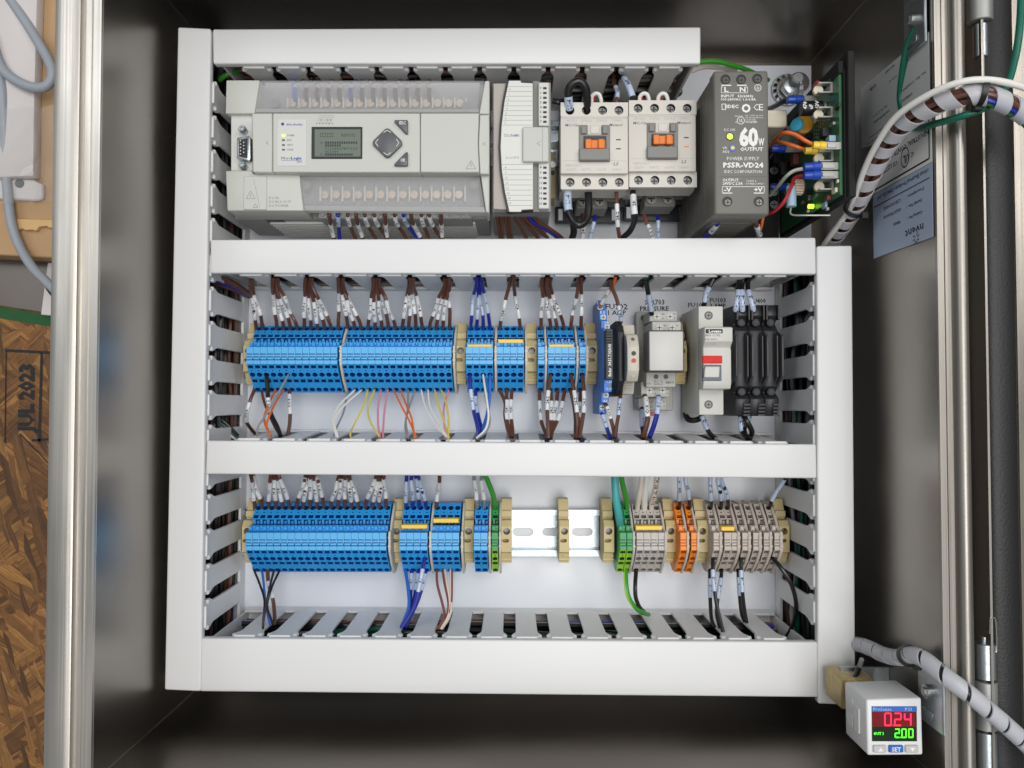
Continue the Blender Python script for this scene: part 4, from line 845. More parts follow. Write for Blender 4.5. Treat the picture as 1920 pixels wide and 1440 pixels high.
q = B(); q.pprism([(424, 150), (487, 150), (477, 213), (422.5, 213)], 60, 84); q.build('corner_block', 'plc_grey', plc, bevel=0.8, seg=2)
q = B(); q.pprism([(909, 151), (918, 151), (918, 214), (898, 214)], 60, 84); q.build('corner_block', 'plc_grey', plc, bevel=0.6)
q = B(); q.pprism([(433, 214), (474, 214), (474, 321), (433, 321)], 60, 80); q.build('port_recess', 'plc_light', plc, bevel=0.4)
q = B(); q.pprism([(472, 212), (510.5, 212), (510.5, 323), (474, 323)], 66.2, 91.5); q.pline(503, 264, 499, 268, .8, 91.5); q.pline(499, 268, 503, 271, .8, 91.5); q.build('port_door', ['plc_grey', 'ink_grey'], plc, bevel=0.6)
q = B(); q.pprism([(511.5, 212), (787.5, 212), (787.5, 323), (511.5, 323)], 66.2, 92)
q.ptext('.:.:;.', 592, 233, 14, 92, w=33, m=1, shear=.3)
for k in range(5):
    for j in range(9): q.pline(594+j*3.2+k*1.2+(k%2), 231-k*3.4, 596+j*3.2+k*1.2+(k%2), 229.4-k*3.4, .6, 92, m=1)
q.build('front_panel', ['plc_grey', 'ink_grey'], plc, bevel=0.5)
q = B(); q.pprism([(788.5, 212), (898.5, 212), (896, 268), (899, 323), (788.5, 323)], 66.2, 92)
tri = [(883, 301.5), (874, 316.5), (892, 316.5)]
for i in range(3): q.pline(*tri[i], *tri[(i+1)%3], .8, 92)
q.pline(883, 306, 883, 313, 1, 92); q.build('front_panel', ['plc_grey', 'ink_grey'], plc, bevel=0.5)
q = B(); q.pprism([(899.5, 215), (917.5, 215), (917.5, 326), (900, 326), (897, 270)], 66.2, 90.5); q.pline(912, 266, 905, 270, .7, 90.5); q.pline(905, 270, 912, 273.5, .7, 90.5); q.build('end_cover', ['plc_grey', 'ink_grey'], plc, bevel=0.5)
q = B(); q.pprism([(522, 224), (574.5, 224), (574, 311), (520.5, 311), (519.5, 265)], 92.05, 92.35); z = 92.35
x0, y0 = U(530, 232.6, z); q.cyl((x0, y0, z+.01), 1.05, .05, n=16, m=2)
q.ptext('Allen-Bradley', 536, 235.3, 4.2, z, w=32, m=2, shear=.25, bold=.01)
for i, s in enumerate(('POWER', 'RUN', 'FAULT', 'FORCE')): q.ptext(s, 538.5, 255.8+8.9*i, 3.6, z, w=(13.5, 8, 11, 12)[i], m=1, shear=.25)
q.ptext('Micro', 527.5, 299, 5.2, z, w=18.5, m=1); q.ptext('Logix', 546, 299, 5.2, z, w=20, m=2, bold=.03); q.pline(527.5, 301, 566, 301, .6, z, m=2); q.ptext('1400', 556.5, 305.3, 3.4, z, w=10, m=1, shear=.2)
q.build('status_label', ['plc_light', 'ink', 'ink_blue'], plc)
for i in range(4):
    q = B(); q.pbox(528.7, 252.3+8.9*i, 533.8, 255.3+8.9*i, 92.3, 92.7); q.build('led', 'led_on' if i == 0 else 'led_off', plc)
q = B(); q.pbox(584, 237.5, 679, 297.5, 90, 92.6); bz = q.build('display_bezel', 'near_black', plc, bevel=0.3)
q = B(); q.pprism([(590, 242.5), (676, 242.5), (676, 293.5), (590, 293.5)], 92.65, 92.8); z = 92.8
q.ptext('REMOTE', 640, 256.5, 6, z, w=26); 
for k in range(6): q.pline(601+k*4.5, 250, 601+k*4.5, 256.5, .7, z)
q.pline(600, 250, 626, 250, .7, z); q.pline(600, 256.5, 626, 256.5, .7, z)
for (yy, n) in ((267.5, 14), (272.8, 7)):
    for k in range(n): q.pquad(609.5+k*4.4, yy-2.2, 612.6+k*4.4, yy+2.2, z)
q.ptext('I-', 601.5, 269.6, 5, z, w=6); q.ptext('01234567890123', 609, 281, 5, z, w=61); q.ptext('456789', 609, 287, 4.8, z, w=26); q.ptext('0-', 600, 291.8, 4.6, z, w=7)
for k in range(12): q.pquad(609.5+k*4.4, 287.9, 613+k*4.4, 291.8, z)
q.build('screen', ['lcd', 'lcd_ink'], bz)
def keycap(poly, nm, fn=None, zt=94.5):
    q = B(); q.pprism(poly, 91, zt)
    if fn: fn(q)
    q.build(nm, ['key', 'ink_white'], plc, bevel=0.7, seg=2)
def chev(q):
    for a, b, c in (((719, 248.5), (726, 244), (733, 248.5)), ((719, 286), (726, 290.5), (733, 286)), ((709, 260.5), (704, 267.5), (709, 274.5)), ((743, 260.5), (748, 267.5), (743, 274.5))):
        q.pline(*a, *b, 1.1, 94.5); q.pline(*b, *c, 1.1, 94.5)
keycap([(726, 239.5), (731, 242), (752.5, 263), (754, 267.5), (752.5, 272), (731, 293), (726, 295.5), (721, 293), (699.5, 272), (698, 267.5), (699.5, 263), (721, 242)], 'arrow_pad', chev)
keycap([(739, 224.5), (764.5, 224.5), (764.5, 250.5), (761, 250.5), (739, 228)], 'key', lambda q: q.ptext('ESC', 749, 233.2, 6, 94.5, w=12, bold=.02))
keycap([(764.5, 284.5), (764.5, 310.5), (739, 310.5), (739, 307), (761, 284.5)], 'key', lambda q: q.ptext('OK', 751, 303.5, 6.5, 94.5, w=9, bold=.02))
# serial port
q = B(); q.pprism([(444, 258), (466, 254), (469.5, 258), (469.5, 298), (466, 302), (444, 297)], 80.1, 85); dsb = q.build('serial_port', 'zinc', plc, bevel=0.6, seg=2)
q = B(); q.pprism([(448, 262), (464, 259), (464, 297), (448, 293)], 85.05, 85.3); q.build('port_face', 'near_black', dsb)
for c in range(2):
    for r_ in range(5 - c):
        MB().cyl(P3(453+c*6, 266+r_*6.2+c*3, 85.2), .45, 2.2, n=8).build('pin', 'chrome', dsb)
for py in (245, 312):
    xx, yy = U(457, py, 82); MB().prism([(xx+2.6*math.cos(k*math.pi/3), yy+2.6*math.sin(k*math.pi/3)) for k in range(6)], 80, 86).ring((xx, yy, 86), .9, 1.9, 1.0, n=12).build('jack_screw', 'zinc', plc, bevel=0.3)
# lower left block with its small door
q = B(); q.pprism([(423, 320), (472, 320), (474, 326), (562, 328), (563, 345), (569, 395), (426, 395)], 60, 86)
for i, s in enumerate(('DC IN', 'DC RLY OUT', 'DC POWER')): q.ptext(s, 504, 373.2+7.3*i, 4.4, 86, w=(19, 42, 37)[i], m=1, shear=.15)
q.build('corner_block', ['plc_grey', 'ink_grey'], plc, bevel=0.8, seg=2)
q = B(); q.pbox(457, 330, 499.5, 393, 86.05, 87)
for t3 in ([(470, 358), (461.5, 372.5), (478.5, 372.5)], [(479, 382), (475, 389), (483.5, 389)]):
    for i in range(3): q.pline(*t3[i], *t3[(i+1)%3], .7, 87)
q.pline(470, 363, 470, 370, .8, 87); q.pline(476, 337, 487, 389, .5, 87); q.build('warning_door', ['plc_grey', 'ink_grey'], plc, bevel=0.35)
q = B(); q.pprism([(901, 328), (917.5, 328), (917.5, 398), (911, 398)], 60, 85); q.build('corner_block', 'plc_grey', plc, bevel=0.6)
# terminal strips and clear covers
def strip_cells(n, x0, dx, ya, yb, zt, nm):
    q = B(); q.pprism([(497, ya-28), (900, ya-28), (896, yb+8), (487, yb+8)] if ya < 250 else [(572, ya-16), (896, ya-16), (902, yb+14), (578, yb+14)], zt-10, zt-6); ts = q.build(nm, 'strip_grey', plc)
    for k in range(n+1): MB().pbox(x0-10+k*dx-1, ya, x0-10+k*dx+1.6, yb, zt-6, zt).build('divider', 'panel_white', ts)
    for k in range(n):
        c = P3(x0+k*dx, (ya+yb)/2+3, zt-5.5); MB().cyl(c, 2.7, 2.4, n=14).box(c.x-2.1, c.x+2.1, c.y-.3, c.y+.3, c.z+2.4, c.z+2.6).build('terminal_screw', 'copper', ts)
strip_cells(16, 549, 20.9, 183, 202, 78, 'terminal_strip'); strip_cells(13, 610, 20.9, 349, 378, 78, 'terminal_strip')
q = B(); q.pprism([(488, 150.5), (908.5, 151), (898, 211), (478, 211)], 82.4, 83.8); q.build('clear_cover', 'smoke_clear', plc, bevel=0.4)
q = B(); q.pprism([(480, 203), (899, 204), (898, 211), (478, 211)], 80, 84.3); q.build('cover_edge', 'clear_edge', plc, bevel=0.3)
q = B(); q.pprism([(563.5, 330.5), (900, 332), (910, 398), (571, 394)], 82.4, 83.8); q.build('clear_cover', 'smoke_clear', plc, bevel=0.4)
q = B(); q.pprism([(570, 385), (908, 388), (910.5, 398), (571, 395)], 78, 84.3); q.build('cover_edge', 'clear_edge', plc, bevel=0.3)
for px, py in ((518, 196), (874, 202), (576, 349), (890, 348)): MB().cyl(P3(px, py, 79), 3.1, 2.5, n=16).build('cover_pivot', 'mid_grey', plc)
q = B(); q.pbox(598, 394, 884, 410, 50, 72); lug = q.build('lug_rail', 'plc_side', plc)
for k in range(14):
    c = P3(607+k*20.6, 403.5, 70); MB().box(c.x-2.9, c.x+2.9, c.y-2.6, c.y+2.6, 70, 73).cyl((c.x, c.y, 73), 1.9, .8, n=10).build('terminal_lug', 'tin', lug, bevel=0.3)
q = B(); q.pbox(880, 396, 912, 404, 66, 76); q.build('release_tab', 'clear_edge', plc, bevel=0.3)
q = B(); q.pbox(486, 397, 520, 404, 50, 72); q.build('terminal_mouth', 'near_black', plc)
# wires at the controller
GT = 'wires behind the upper clear cover'
for i in range(13):
    px = 553 + 21*i; m = ('w_ltblue', 'w_brown', 'w_brown', 'w_brown', 'w_brown', 'w_blue', 'w_brown', 'w_brown', 'w_brown', 'w_brown', 'w_brown', 'w_brown', 'w_brown')[i]
    sx = px + random.uniform(-6, 6)
    wire([(px, 190, 73), (px, 184, 77), (px-1, 172, 79), (px+1, 162, 77), (sx, 156, 66), (sx + random.uniform(-6, 6), 148, 52), (sx, 138, 42)], m, 'marked wire in the %s cell under the upper clear cover' % NTH[i], 1.4, (.18, .42, 'O:0/%d' % i), group=GT)
px0 = (618, 634, 652, 668, 684, 702, 722, 740, 757, 771, 790, 805, 827)
mm = ('w_brown', 'w_blue', 'w_brown', 'w_brown', 'w_brown', 'w_brown', 'w_brown', 'w_brown', 'w_blue', 'w_brown', 'w_brown', 'w_brown', 'w_brown')
for i, px in enumerate(px0):
    dx = (8, 3, 14, 12, 20, 24, 4, 22, 26, 18, 14, 22, 2)[i]
    wire([(px, 399, 72), (px, 404, 74.5), (px + dx*.1, 415, 69), (px + dx*.5, 430, 58), (px+dx, 447, 52), (px+dx+2, 462, 50)], mm[i], '%s marked wire leaving below the lower clear cover' % NTH[i], 1.35, ((.12, .45, 'I:0/%d' % i) if i % 3 else (.40, .80, 'I:0/%d' % i)), True, 'sleeve_blue' if mm[i] == 'w_blue' else 'sleeve', group='wires leaving below the controller')
# ------------------------------------------------------------------ expansion module
x, y = U(975, 290, 8); ex = thing('output_module', 'slim output module with numbered lines beside the controller', 'module', (x, y, 7.5))
q = B(); q.pprism([(923, 156), (1033, 154), (1033, 397), (923, 397)], 7.6, 80); q.build('base', 'plc_side', ex, bevel=0.5)
q = B(); q.pprism([(925, 156), (950, 156), (943, 200), (938, 270), (942, 340), (951, 393), (925, 392)], 80.05, 84); q.build('side_strip', 'taupe', ex, bevel=0.4)
curve = [(954, 151), (946, 190), (940.5, 235), (938.5, 275), (941, 320), (947, 360), (955, 397)]
q = B(); q.pprism([(954, 151), (999, 153), (999, 394), (955, 397), (950, 397)] + [(px-4, py) for px, py in curve[::-1]], 80.05, 86.5); q.build('frame', 'near_black', ex)
q = B(); q.pprism([(976, 151), (977, 155), (999, 156), (999.5, 392), (978, 393), (977, 397), (955, 397)] + curve[-2::-1], 86.55, 88); z = 88
for k in range(9):
    py = 162 + 9*k; cx = 941 + 13*((275-py)/122)**2; q.pline(cx, py+.5, 998, py+.5, .6, z)
    if k < 8: q.ptext(str(k), cx+4, py+7.6, 4, z, al='C', shear=.2)
for k in range(9):
    py = 308.5 + 9.6*k; cx = 941 + 13*((py-275)/122)**2; q.pline(cx, py, 998, py, .6, z)
    if k < 8: q.ptext(str(8+k), cx+6, py+7.6, 4, z, al='C', shear=.2)
q.ptext('Micro', 945.5, 254.6, 3.6, z, w=13, m=1); q.ptext('Logix', 959, 254.6, 3.6, z, w=14.5, m=2, bold=.03); q.pline(945, 256, 974, 256, .5, z, m=1); q.ptext('DC OUTPUT', 948, 298, 4.2, z, w=26, m=1, shear=.2)
q.build('label_panel', ['panel_white', 'ink_grey', 'ink_blue'], ex, bevel=0.2)
q = B(); q.pbox(999.5, 152, 1011, 397, 80, 84); q.build('channel', 'mid_grey', ex)
for a, b, n0 in ((154, 236, 0), (303, 391, 8)):
    q = B(); q.pbox(1009.5, a, 1030, b, 80.05, 87); 
    for k in range(8): q.ptext(str(n0+k), 1014, a+13+k*(9 if n0 == 0 else 9.7)-.2, 4, 87, al='C', bold=.02)
    ls = q.build('indicator_strip', ['plc_light', 'ink'], ex, bevel=0.6)
    for k in range(8): MB().pbox(1018.5, a+9+k*(9 if n0 == 0 else 9.7), 1025, a+13+k*(9 if n0 == 0 else 9.7), 86, 87.4).build('indicator', 'near_black', ls, bevel=0.2)
q = B(); q.pbox(980, 237.5, 1029, 303, 80.05, 91); q.pline(1013, 265, 1007, 269, .7, 91); q.pline(1007, 269, 1013, 273, .7, 91); q.pline(1017, 238, 1017, 303, .6, 91); q.build('connector_door', ['plc_grey', 'ink_grey'], ex, bevel=0.6)
for i, (px, dx, m) in enumerate(((932, 6, 'w_brown'), (940, 2, 'w_brown'), (948, 6, 'w_brown'), (955, 4, 'w_brown'), (965, 22, 'w_brown'), (975, 34, 'w_brown'), (983, 44, 'w_brown'), (990, 56, 'w_blue'), (1000, 54, 'w_brown'))):
    wire([(px, 392, 60), (px, 402, 66), (px + dx*.15, 415, 62), (px+dx*.6, 430, 55), (px+dx, 447, 48), (px+dx+2, 460, 44)], m, '%s wire of the bunch leaving below the output module' % NTH[i], 1.6, group='wires below the output module')
# ------------------------------------------------------------------ contactors
def contactor(X0, Y0, on, label):
    """X0,Y0: photo corner of the front; on: slider pulled in"""
    z = 86; x, y = U(X0+63, Y0+80, 8); th = thing('contactor', label, 'contactor', (x, y, 7.5), 'cream contactors')
    X = lambda v: X0+v; Y = lambda v: Y0+v
    q = B(); q.pprism([(X(2), Y(6)), (X(124), Y(6)), (X(124), Y(158)), (X(2), Y(158))], 20, 60); q.build('body', 'cream', th, bevel=0.6)
    q = B(); q.pprism([(X(6), Y(0)), (X(122), Y(0)), (X(122), Y(196)), (X(6), Y(196))], 7.6, 20); q.build('base', 'near_black', th, bevel=1.0, seg=2)
    for (ya, yb, cy) in ((0, 27, 15.5), (134, 163, 147)):
        q = B(); w0, w1 = U(X0, 0, z-4)[0], U(X0+126, 0, z-4)[0]; yt, ybt = U(0, Y(ya), z-4)[1], U(0, Y(yb), z-4)[1]; cw = (w1-w0)/4; h = yt-ybt
        for k in range(4): q.cell((w0+k*cw, ybt, z-4), (1,0,0), (0,1,0), cw, h, ('c', cw/2 + (1.5-k)*-.35*-1, h*.45, 3.0), 6, mi=1)
        tb = q.build('terminal_cap', ['cream', 'dark_grey'], th)
        q = B(); q.box(w0, w1, ybt, yt, 60, z-10.3); q.build('terminal_body', 'cream', th)
        q = B(); q.box(w0, w0+.8, ybt, yt, z-11, z-4.02).box(w1-.8, w1, ybt, yt, z-11, z-4.02).box(w0, w1, ybt, ybt+.8, z-11, z-4.03).box(w0, w1, yt-.8, yt, z-11, z-4.03); q.build('cap_wall', 'cream', th)
        for k in range(4):
            c = V(w0+(k+.5)*cw + (1.5-k)*.35, ybt+h*.45, z-9.6); MB().cyl(c, 2.6, 3.0, n=16).box(c.x-2.0, c.x+2.0, c.y-.55, c.y+.55, c.z+2.9, c.z+3.08, 1).box(c.x-.55, c.x+.55, c.y-2.0, c.y+2.0, c.z+2.9, c.z+3.1, 1).build('terminal_screw', ['screw_steel', 'near_black'], tb)
    q = B(); q.pbox(X(0), Y(26.5), X(127), Y(133.5), 60, z)
    for k, s in enumerate(('A/1/L1', '3/3/L2', '5/5/L3', '13/NO')): q.ptext(s, X(11+28.5*k), Y(36), 4.2, z, w=19, m=2)
    for k, s in enumerate(('2/2/T1', '4/4/T2', '6/6/T3', '14/NO')): q.ptext(s, X(11+28.5*k), Y(128), 4.2, z, w=18, m=2)
    q.ptext('MC-12a', X(9), Y(45), 5, z, w=26, m=3, bold=.02); q.ptext('Metasol', X(91), Y(44.5), 5, z, w=26, m=3, shear=.25, bold=.02); q.ptext('NEMA Size 0', X(9), Y(120), 4, z, w=30, m=2); q.ptext('LS', X(99), Y(118), 6, z, w=10, m=3, shear=.2, bold=.02)
    q.pline(X(0), Y(30), X(127), Y(30), .5, z, m=2); q.pline(X(4), Y(109), X(123), Y(109), .5, z, m=2)
    q.pquad(X(104), Y(69), X(113), Y(71), z, m=4); q.pquad(X(104), Y(86), X(113), Y(88), z, m=5 if on else 4)
    q.build('front', ['cream', 'ink', 'ink_faint', 'ink_grey', 'ink', 'orange'], th, bevel=0.8, seg=2)
    q = B(); q.pprism([(X(35), Y(42)), (X(51), Y(42)), (X(51), Y(60)), (X(77), Y(60)), (X(77), Y(42)), (X(93), Y(42)), (X(93), Y(111)), (X(35), Y(111))], z+.05, z+1.2); fr = q.build('slider_frame', 'mid_grey', th, bevel=0.3)
    q = B(); q.pbox(X(39), Y(44), X(49), Y(58), z+1.2, z+3); q.pbox(X(79), Y(44), X(89), Y(58), z+1.2, z+3); q.build('guide_post', 'mid_grey', fr, bevel=0.3)
    q = B(); q.pbox(X(43), Y(63), X(86), Y(85), z+1.22, z+1.5); q.build('slider_window', 'near_black', fr)
    d = -4 if on else 0
    q = B(); q.pbox(X(46), Y(70+d), X(84), Y(86+d), z+1.5, z+2.6); q.pbox(X(47), Y(68+d), X(58), Y(86+d), z+2.6, z+5); q.pbox(X(71), Y(68+d), X(82), Y(86+d), z+2.6, z+5); q.build('slider', 'orange', fr, bevel=0.4)
    q = B(); q.pbox(X(35.5), Y(86), X(92.5), Y(108), z+1.22, z+4.2); q.build('lower_cap', 'mid_grey', fr, bevel=0.5)
    q = B(); q.pbox(X(56), Y(43), X(73), Y(58), z+.02, z+.6); q.build('label_tab', 'cream', th, bevel=0.3)
    q = B(); q.pbox(X(8), Y(164), X(26), Y(176), 58, 62)                                   # terminal mouths on the lower side
    q.build('mouth', 'dark_grey', th)
    for k in range(4): MB().pbox(X(9+29*k), Y(163), X(28+29*k), Y(172), 50, 66).build('wire_mouth', 'dark_grey', th, bevel=0.4)
    q = B(); q.pbox(X(30), Y(176), X(88), Y(200), 20, 42); cb = q.build('coil_block', 'mid_grey', th, bevel=0.6)
    for k in range(2):
        c = P3(X(42+31*k), Y(186), 42); MB().cyl(c, 3.6, 2.2, n=16).box(c.x-2.6, c.x+2.6, c.y-.5, c.y+.5, 44.1, 44.4, 1).box(c.x-.5, c.x+.5, c.y-2.6, c.y+2.6, 44.1, 44.42, 1).build('coil_screw', ['tin', 'near_black'], cb)
    q = B(); cx, cy = U(X(0), Y(215), 12); q.box(cx-4, cx+44, cy-4.5, cy+8, 7.6, 12); q.build('foot', 'near_black', th, bevel=1.0, seg=2)
    for k in range(2):
        sx = cx + 40*k; MB().box(sx-1.6, sx+1.6, cy-2.5, cy+6, 12.05, 12.2).build('foot_slot', 'plate_white', th)
    return th
contactor(1051, 192, False, 'cream contactor with orange slider beside the output module')
contactor(1178.5, 188, True, 'cream contactor with raised orange slider beside the power supply')
# wires at the contactors
wire([(1036, 189, 70), (1050, 191, 70), (1062, 185, 66), (1066, 172, 64)], 'w_black', 'black wire running from the output module to the left contactor', 2.0)
wire([(1068, 212, 78), (1066, 190, 84), (1066, 168, 88), (1076, 155, 90), (1088, 153, 90), (1098, 165, 88), (1101, 185, 84), (1101, 212, 78)], 'w_black', 'thick black loop over the left contactor top', 2.6, (.06, .24, 'L1-6'), False, 'sleeve_blue', n=12)
wire([(1066, 345, 72), (1064, 365, 76), (1066, 395, 78), (1078, 418, 80), (1090, 421, 80), (1101, 408, 78), (1104, 380, 76), (1102, 350, 72)], 'w_black', 'thick black printed loop below the left contactor', 2.6, (.10, .32, 'L1-6'), True, 'sleeve_blue', n=12)
wire([(1075, 420, 60), (1076, 436, 56), (1072, 448, 50), (1066, 462, 46)], 'w_black', 'black wire leaving below the left contactor loop', 2.4)
wire([(1157, 205, 76), (1156, 190, 78), (1158, 172, 74), (1152, 158, 66), (1150, 140, 58)], 'w_brown', 'brown wire rising from the left contactor', 1.6, (.2, .55, '24-2'), False, 'sleeve_blue')
wire([(1188, 205, 76), (1186, 182, 80), (1178, 160, 78), (1170, 148, 70), (1160, 140, 60)], 'w_black', 'black wire marked 200 above the right contactor', 2.0, (.2, .70, '200'), True, 'sleeve_blue')
for px, nm in ((1115, 'left contactor'), (1205, 'right contactor top left'), (1240, 'right contactor top right')):
    th = thing('jumper_wire', 'short white loop with red ferrules on the ' + nm, 'wire', P3(px, 190, 74)); qq = pp([(px-4, 200, 76), (px-6, 184, 78), (px, 176, 79), (px+8, 177, 79), (px+12, 188, 78), (px+12, 200, 76)], 6)
    MB().tube(qq, 1.3, 8).build('insulation', 'w_white', th); MB().cyl(P3(px-4, 190, 76), 1.9, 3, (0,1,0), 10).build('ferrule', 'red', th)
wire([(1156, 352, 72), (1156, 365, 76), (1157, 395, 78), (1158, 420, 74), (1162, 446, 68), (1168, 460, 60)], 'w_brown', 'brown wire marked 24-2 below the left contactor', 1.6, (.30, .62, '24-2'), True)
wire([(1187, 350, 72), (1187, 368, 76), (1189, 395, 80), (1190, 412, 78), (1182, 432, 74), (1168, 446, 68), (1158, 458, 60)], 'w_black', 'black wire marked 201 below the right contactor', 2.0, (.16, .44, '201'), True)
wire([(1092, 402, 44), (1093, 412, 46), (1093, 430, 46), (1092, 450, 44)], 'w_brown', 'brown coil wire marked 24-2', 1.5, (.3, .95, '24-2'), True); wire([(1116, 404, 44), (1114, 416, 46), (1110, 432, 46), (1106, 452, 44)], 'w_blue', 'blue coil wire marked 0V, left contactor', 1.6, (.3, .98, '0V'), True, 'sleeve_blue')
wire([(1207, 403, 44), (1212, 416, 46), (1219, 432, 46), (1226, 452, 44)], 'w_maroon', 'copper-brown coil wire of the right contactor', 1.4, (.4, .98, 'O:0/0'), True); wire([(1233, 404, 44), (1234, 416, 46), (1234, 432, 46), (1235, 452, 44)], 'w_blue', 'blue coil wire marked 0V, right contactor', 1.6, (.25, .98, '0V'), True, 'sleeve_blue')
q = B(); q.pbox(1026, 285, 1042, 372, 7.6, 30); rc = thing('end_bracket', 'tan end bracket between output module and left contactor', 'end bracket', (U(1034, 330, 8)[0], U(1034, 330, 8)[1], 7.5), 'tan end brackets')
q.build('body', 'tan', rc, bevel=0.5); MB().cyl(P3(1036, 309, 30), 2.4, .8, n=14).build('screw', 'zinc', rc); MB().cyl(P3(1036, 324, 30), 1.8, .3, n=14).build('slot', 'near_black', rc)
# ------------------------------------------------------------------ power supply
z = 115; x, y = U(1380, 280, 8); ps = thing('power_supply', 'dark grey 60 watt power supply with white print and glowing green light', 'power supply', (x, y, 7.5))
x0, y1 = U(1338, 132, z); x1, y0 = U(1443, 403, z)
MB().box(x0+.6, x1-.6, y0+1, y1-1, 7.6, 103).build('case', 'psu_grey', ps, bevel=0.6)
for k in range(14):
    zz = 22 + k*5.0; MB().box(x0+.2, x0+.75, y0+6, y1-8, zz, zz+2.2).build('side_rib', 'psu_grey', ps); MB().box(x0+4, x1-4, y0+.4, y0+1.1, zz, zz+2.4).build('vent_rib', 'psu_grey', ps)
q = B(); q.pbox(1338, 132, 1443, 403, 103.05, z); W_ = 1
def T(s, px, py, h, w, **k): q.ptext(s, px, py, h, z, w=w, m=1, **k)
T('L', 1358, 172, 8.5, 8, bold=.03); T('N', 1387, 172, 8.5, 11, bold=.03); T('INPUT', 1352, 182.5, 5, 25, bold=.02); T('50/60Hz', 1383, 182.5, 4.8, 30, bold=.02); T('100-240VAC 1.3-0.8A', 1352, 188.5, 4.4, 66, bold=.02)
for a in ((1352.5, 160, 1371, 160, 2), (1382, 160, 1400, 160, 2), (1352.5, 163, 1352.5, 174, 1), (1352.5, 174, 1401.5, 174, 1), (1401.5, 163, 1401.5, 174, 1), (1352.5, 163, 1356, 163, 1), (1398, 163, 1401.5, 163, 1)): q.pline(*a, z)
T('IDEC', 1362, 202.5, 6, 23, bold=.03); q.pquad(1353, 194.5, 1361, 206, z, m=1); q.pquad(1354.2, 195.6, 1359.5, 204.8, z, m=0, lift=.09)
T('C', 1413, 207, 12, 9); T('E', 1423, 207, 12, 8); T('c', 1378.5, 231, 5, 3.5); T('US LISTED', 1398, 230.5, 3.6, 22, bold=.02); T('UL', 1386, 229, 6, 7, bold=.02)
for k, s in enumerate(('IND. CONT. EQ. FOR', 'USE IN HAZARDOUS', 'LOCATIONS')): T(s, 1397, 217.8+4*k, 2.5, (34, 34, 20)[k])
T('E467154', 1378, 219, 2.5, 15)
def ringp(px, py, r0, r1, n=24):
    c = P3(px, py, z+.07); k = (D-z)/F; vs = [c+V(math.cos(i*2*math.pi/n), math.sin(i*2*math.pi/n), 0)*r*k for r in (r0, r1) for i in range(n)]
    q.padd(vs, [(i, (i+1)%n, n+(i+1)%n, n+i) for i in range(n)], 1)
ringp(1389, 226, 6.3, 7.4); ringp(1399, 203, 4.5, 8.5, 8); ringp(1421, 164.5, 5.6, 6.7); q.pline(1421, 160, 1421, 165, .9, z); q.pline(1417, 165, 1425, 165, .9, z); q.pline(1418.5, 167, 1423.5, 167, .9, z)
T('DC ON', 1358, 245.5, 4.6, 20); T('60', 1386, 272.5, 31, 36, bold=.05, res=2); T('W', 1422, 272.5, 13, 11, bold=.03); T('OUTPUT', 1388, 283, 6.6, 43, bold=.03); T('VR.', 1354.5, 279.5, 4.6, 10); T('ADJ', 1354.5, 286.5, 4.6, 12)
T('POWER SUPPLY', 1363, 300.5, 6.5, 61); T('PS5R-VD24', 1356, 314, 9, 76, bold=.035); T('IDEC CORPORATION', 1358, 324.5, 5.6, 71); T('OUTPUT', 1355, 340.5, 5.4, 30, bold=.02); T('24VDC 2.5A', 1355, 346.5, 5, 38, bold=.02); T('CLASS 2', 1399, 341, 3.8, 19); T('POWER SUPPLY', 1399, 346.3, 3.4, 33)
T('-V', 1357.5, 359.5, 8, 14, bold=.03); T('+V', 1414, 359.5, 8, 16, bold=.03)
for a in ((1354.5, 350, 1433, 350, 1), (1354.5, 350, 1354.5, 361, 1), (1433, 350, 1433, 361, 1), (1354.5, 362, 1373, 362, 1.8), (1413.5, 362, 1432, 362, 1.8), (1348, 191.5, 1436, 191.5, .7), (1348, 331, 1438, 331, .7)): q.pline(*a, z, m=1 if a[-1] > .8 else 2)
q.build('front', ['psu_grey', 'ink_white', 'dark_grey'], ps, bevel=1.6, seg=3)
for i, (px, py) in enumerate(((1360, 149), (1389.5, 149), (1419.5, 147.5), (1363.5, 378), (1422.5, 378))):
    c = P3(px, py, z); hb = MB().ring((c.x, c.y, z-.02), 2.6, 3.1, .35, n=20).cyl((c.x, c.y, z-.03), 2.65, .1, n=20).build('screw_hole', 'black', ps)
    MB().cyl((c.x+.3, c.y-.5, z+.08), 1.8, .2, n=14).box(c.x-1.1, c.x+1.7, c.y-.9, c.y-.1, z+.2, z+.3, 1).box(c.x-.1, c.x+.7, c.y-1.9, c.y+.9, z+.2, z+.31, 1).build('screw_head', ['screw_steel', 'near_black'] if i > 2 else ['dark_grey', 'black'], hb)
c = P3(1368.5, 256, z); MB().ring((c.x, c.y, z), 1.9, 2.5, .4, n=18).build('light_ring', 'near_black', ps); MB().cyl((c.x, c.y, z), 1.9, .5, r2=1.3, n=16).build('power_light', 'led_on', ps)
c = P3(1373.5, 277.5, z); MB().ring((c.x, c.y, z), 1.2, 2.1, .4, n=18).build('dial_ring', 'w_ltblue', ps); MB().cyl((c.x, c.y, z), 1.2, .5, n=16).build('adjust_dial', 'yellow', ps)
wire([(1352, 400, 92), (1350, 408, 92), (1342, 424, 84), (1330, 438, 74), (1310, 455, 64)], 'w_blue', 'blue marked wire leaving below the power supply', 1.8, (.3, .58, '0V'), True)
wire([(1414, 400, 92), (1415, 408, 92), (1419, 424, 84), (1424, 440, 74), (1426, 455, 64)], 'w_brown', 'brown marked wire leaving below the power supply', 1.7, (.35, .7, '+24V'), True); wire([(1432, 402, 80), (1430, 412, 80), (1426, 430, 74), (1418, 446, 66), (1410, 458, 60)], 'w_orange', 'orange wire curving below the power supply', 1.0)
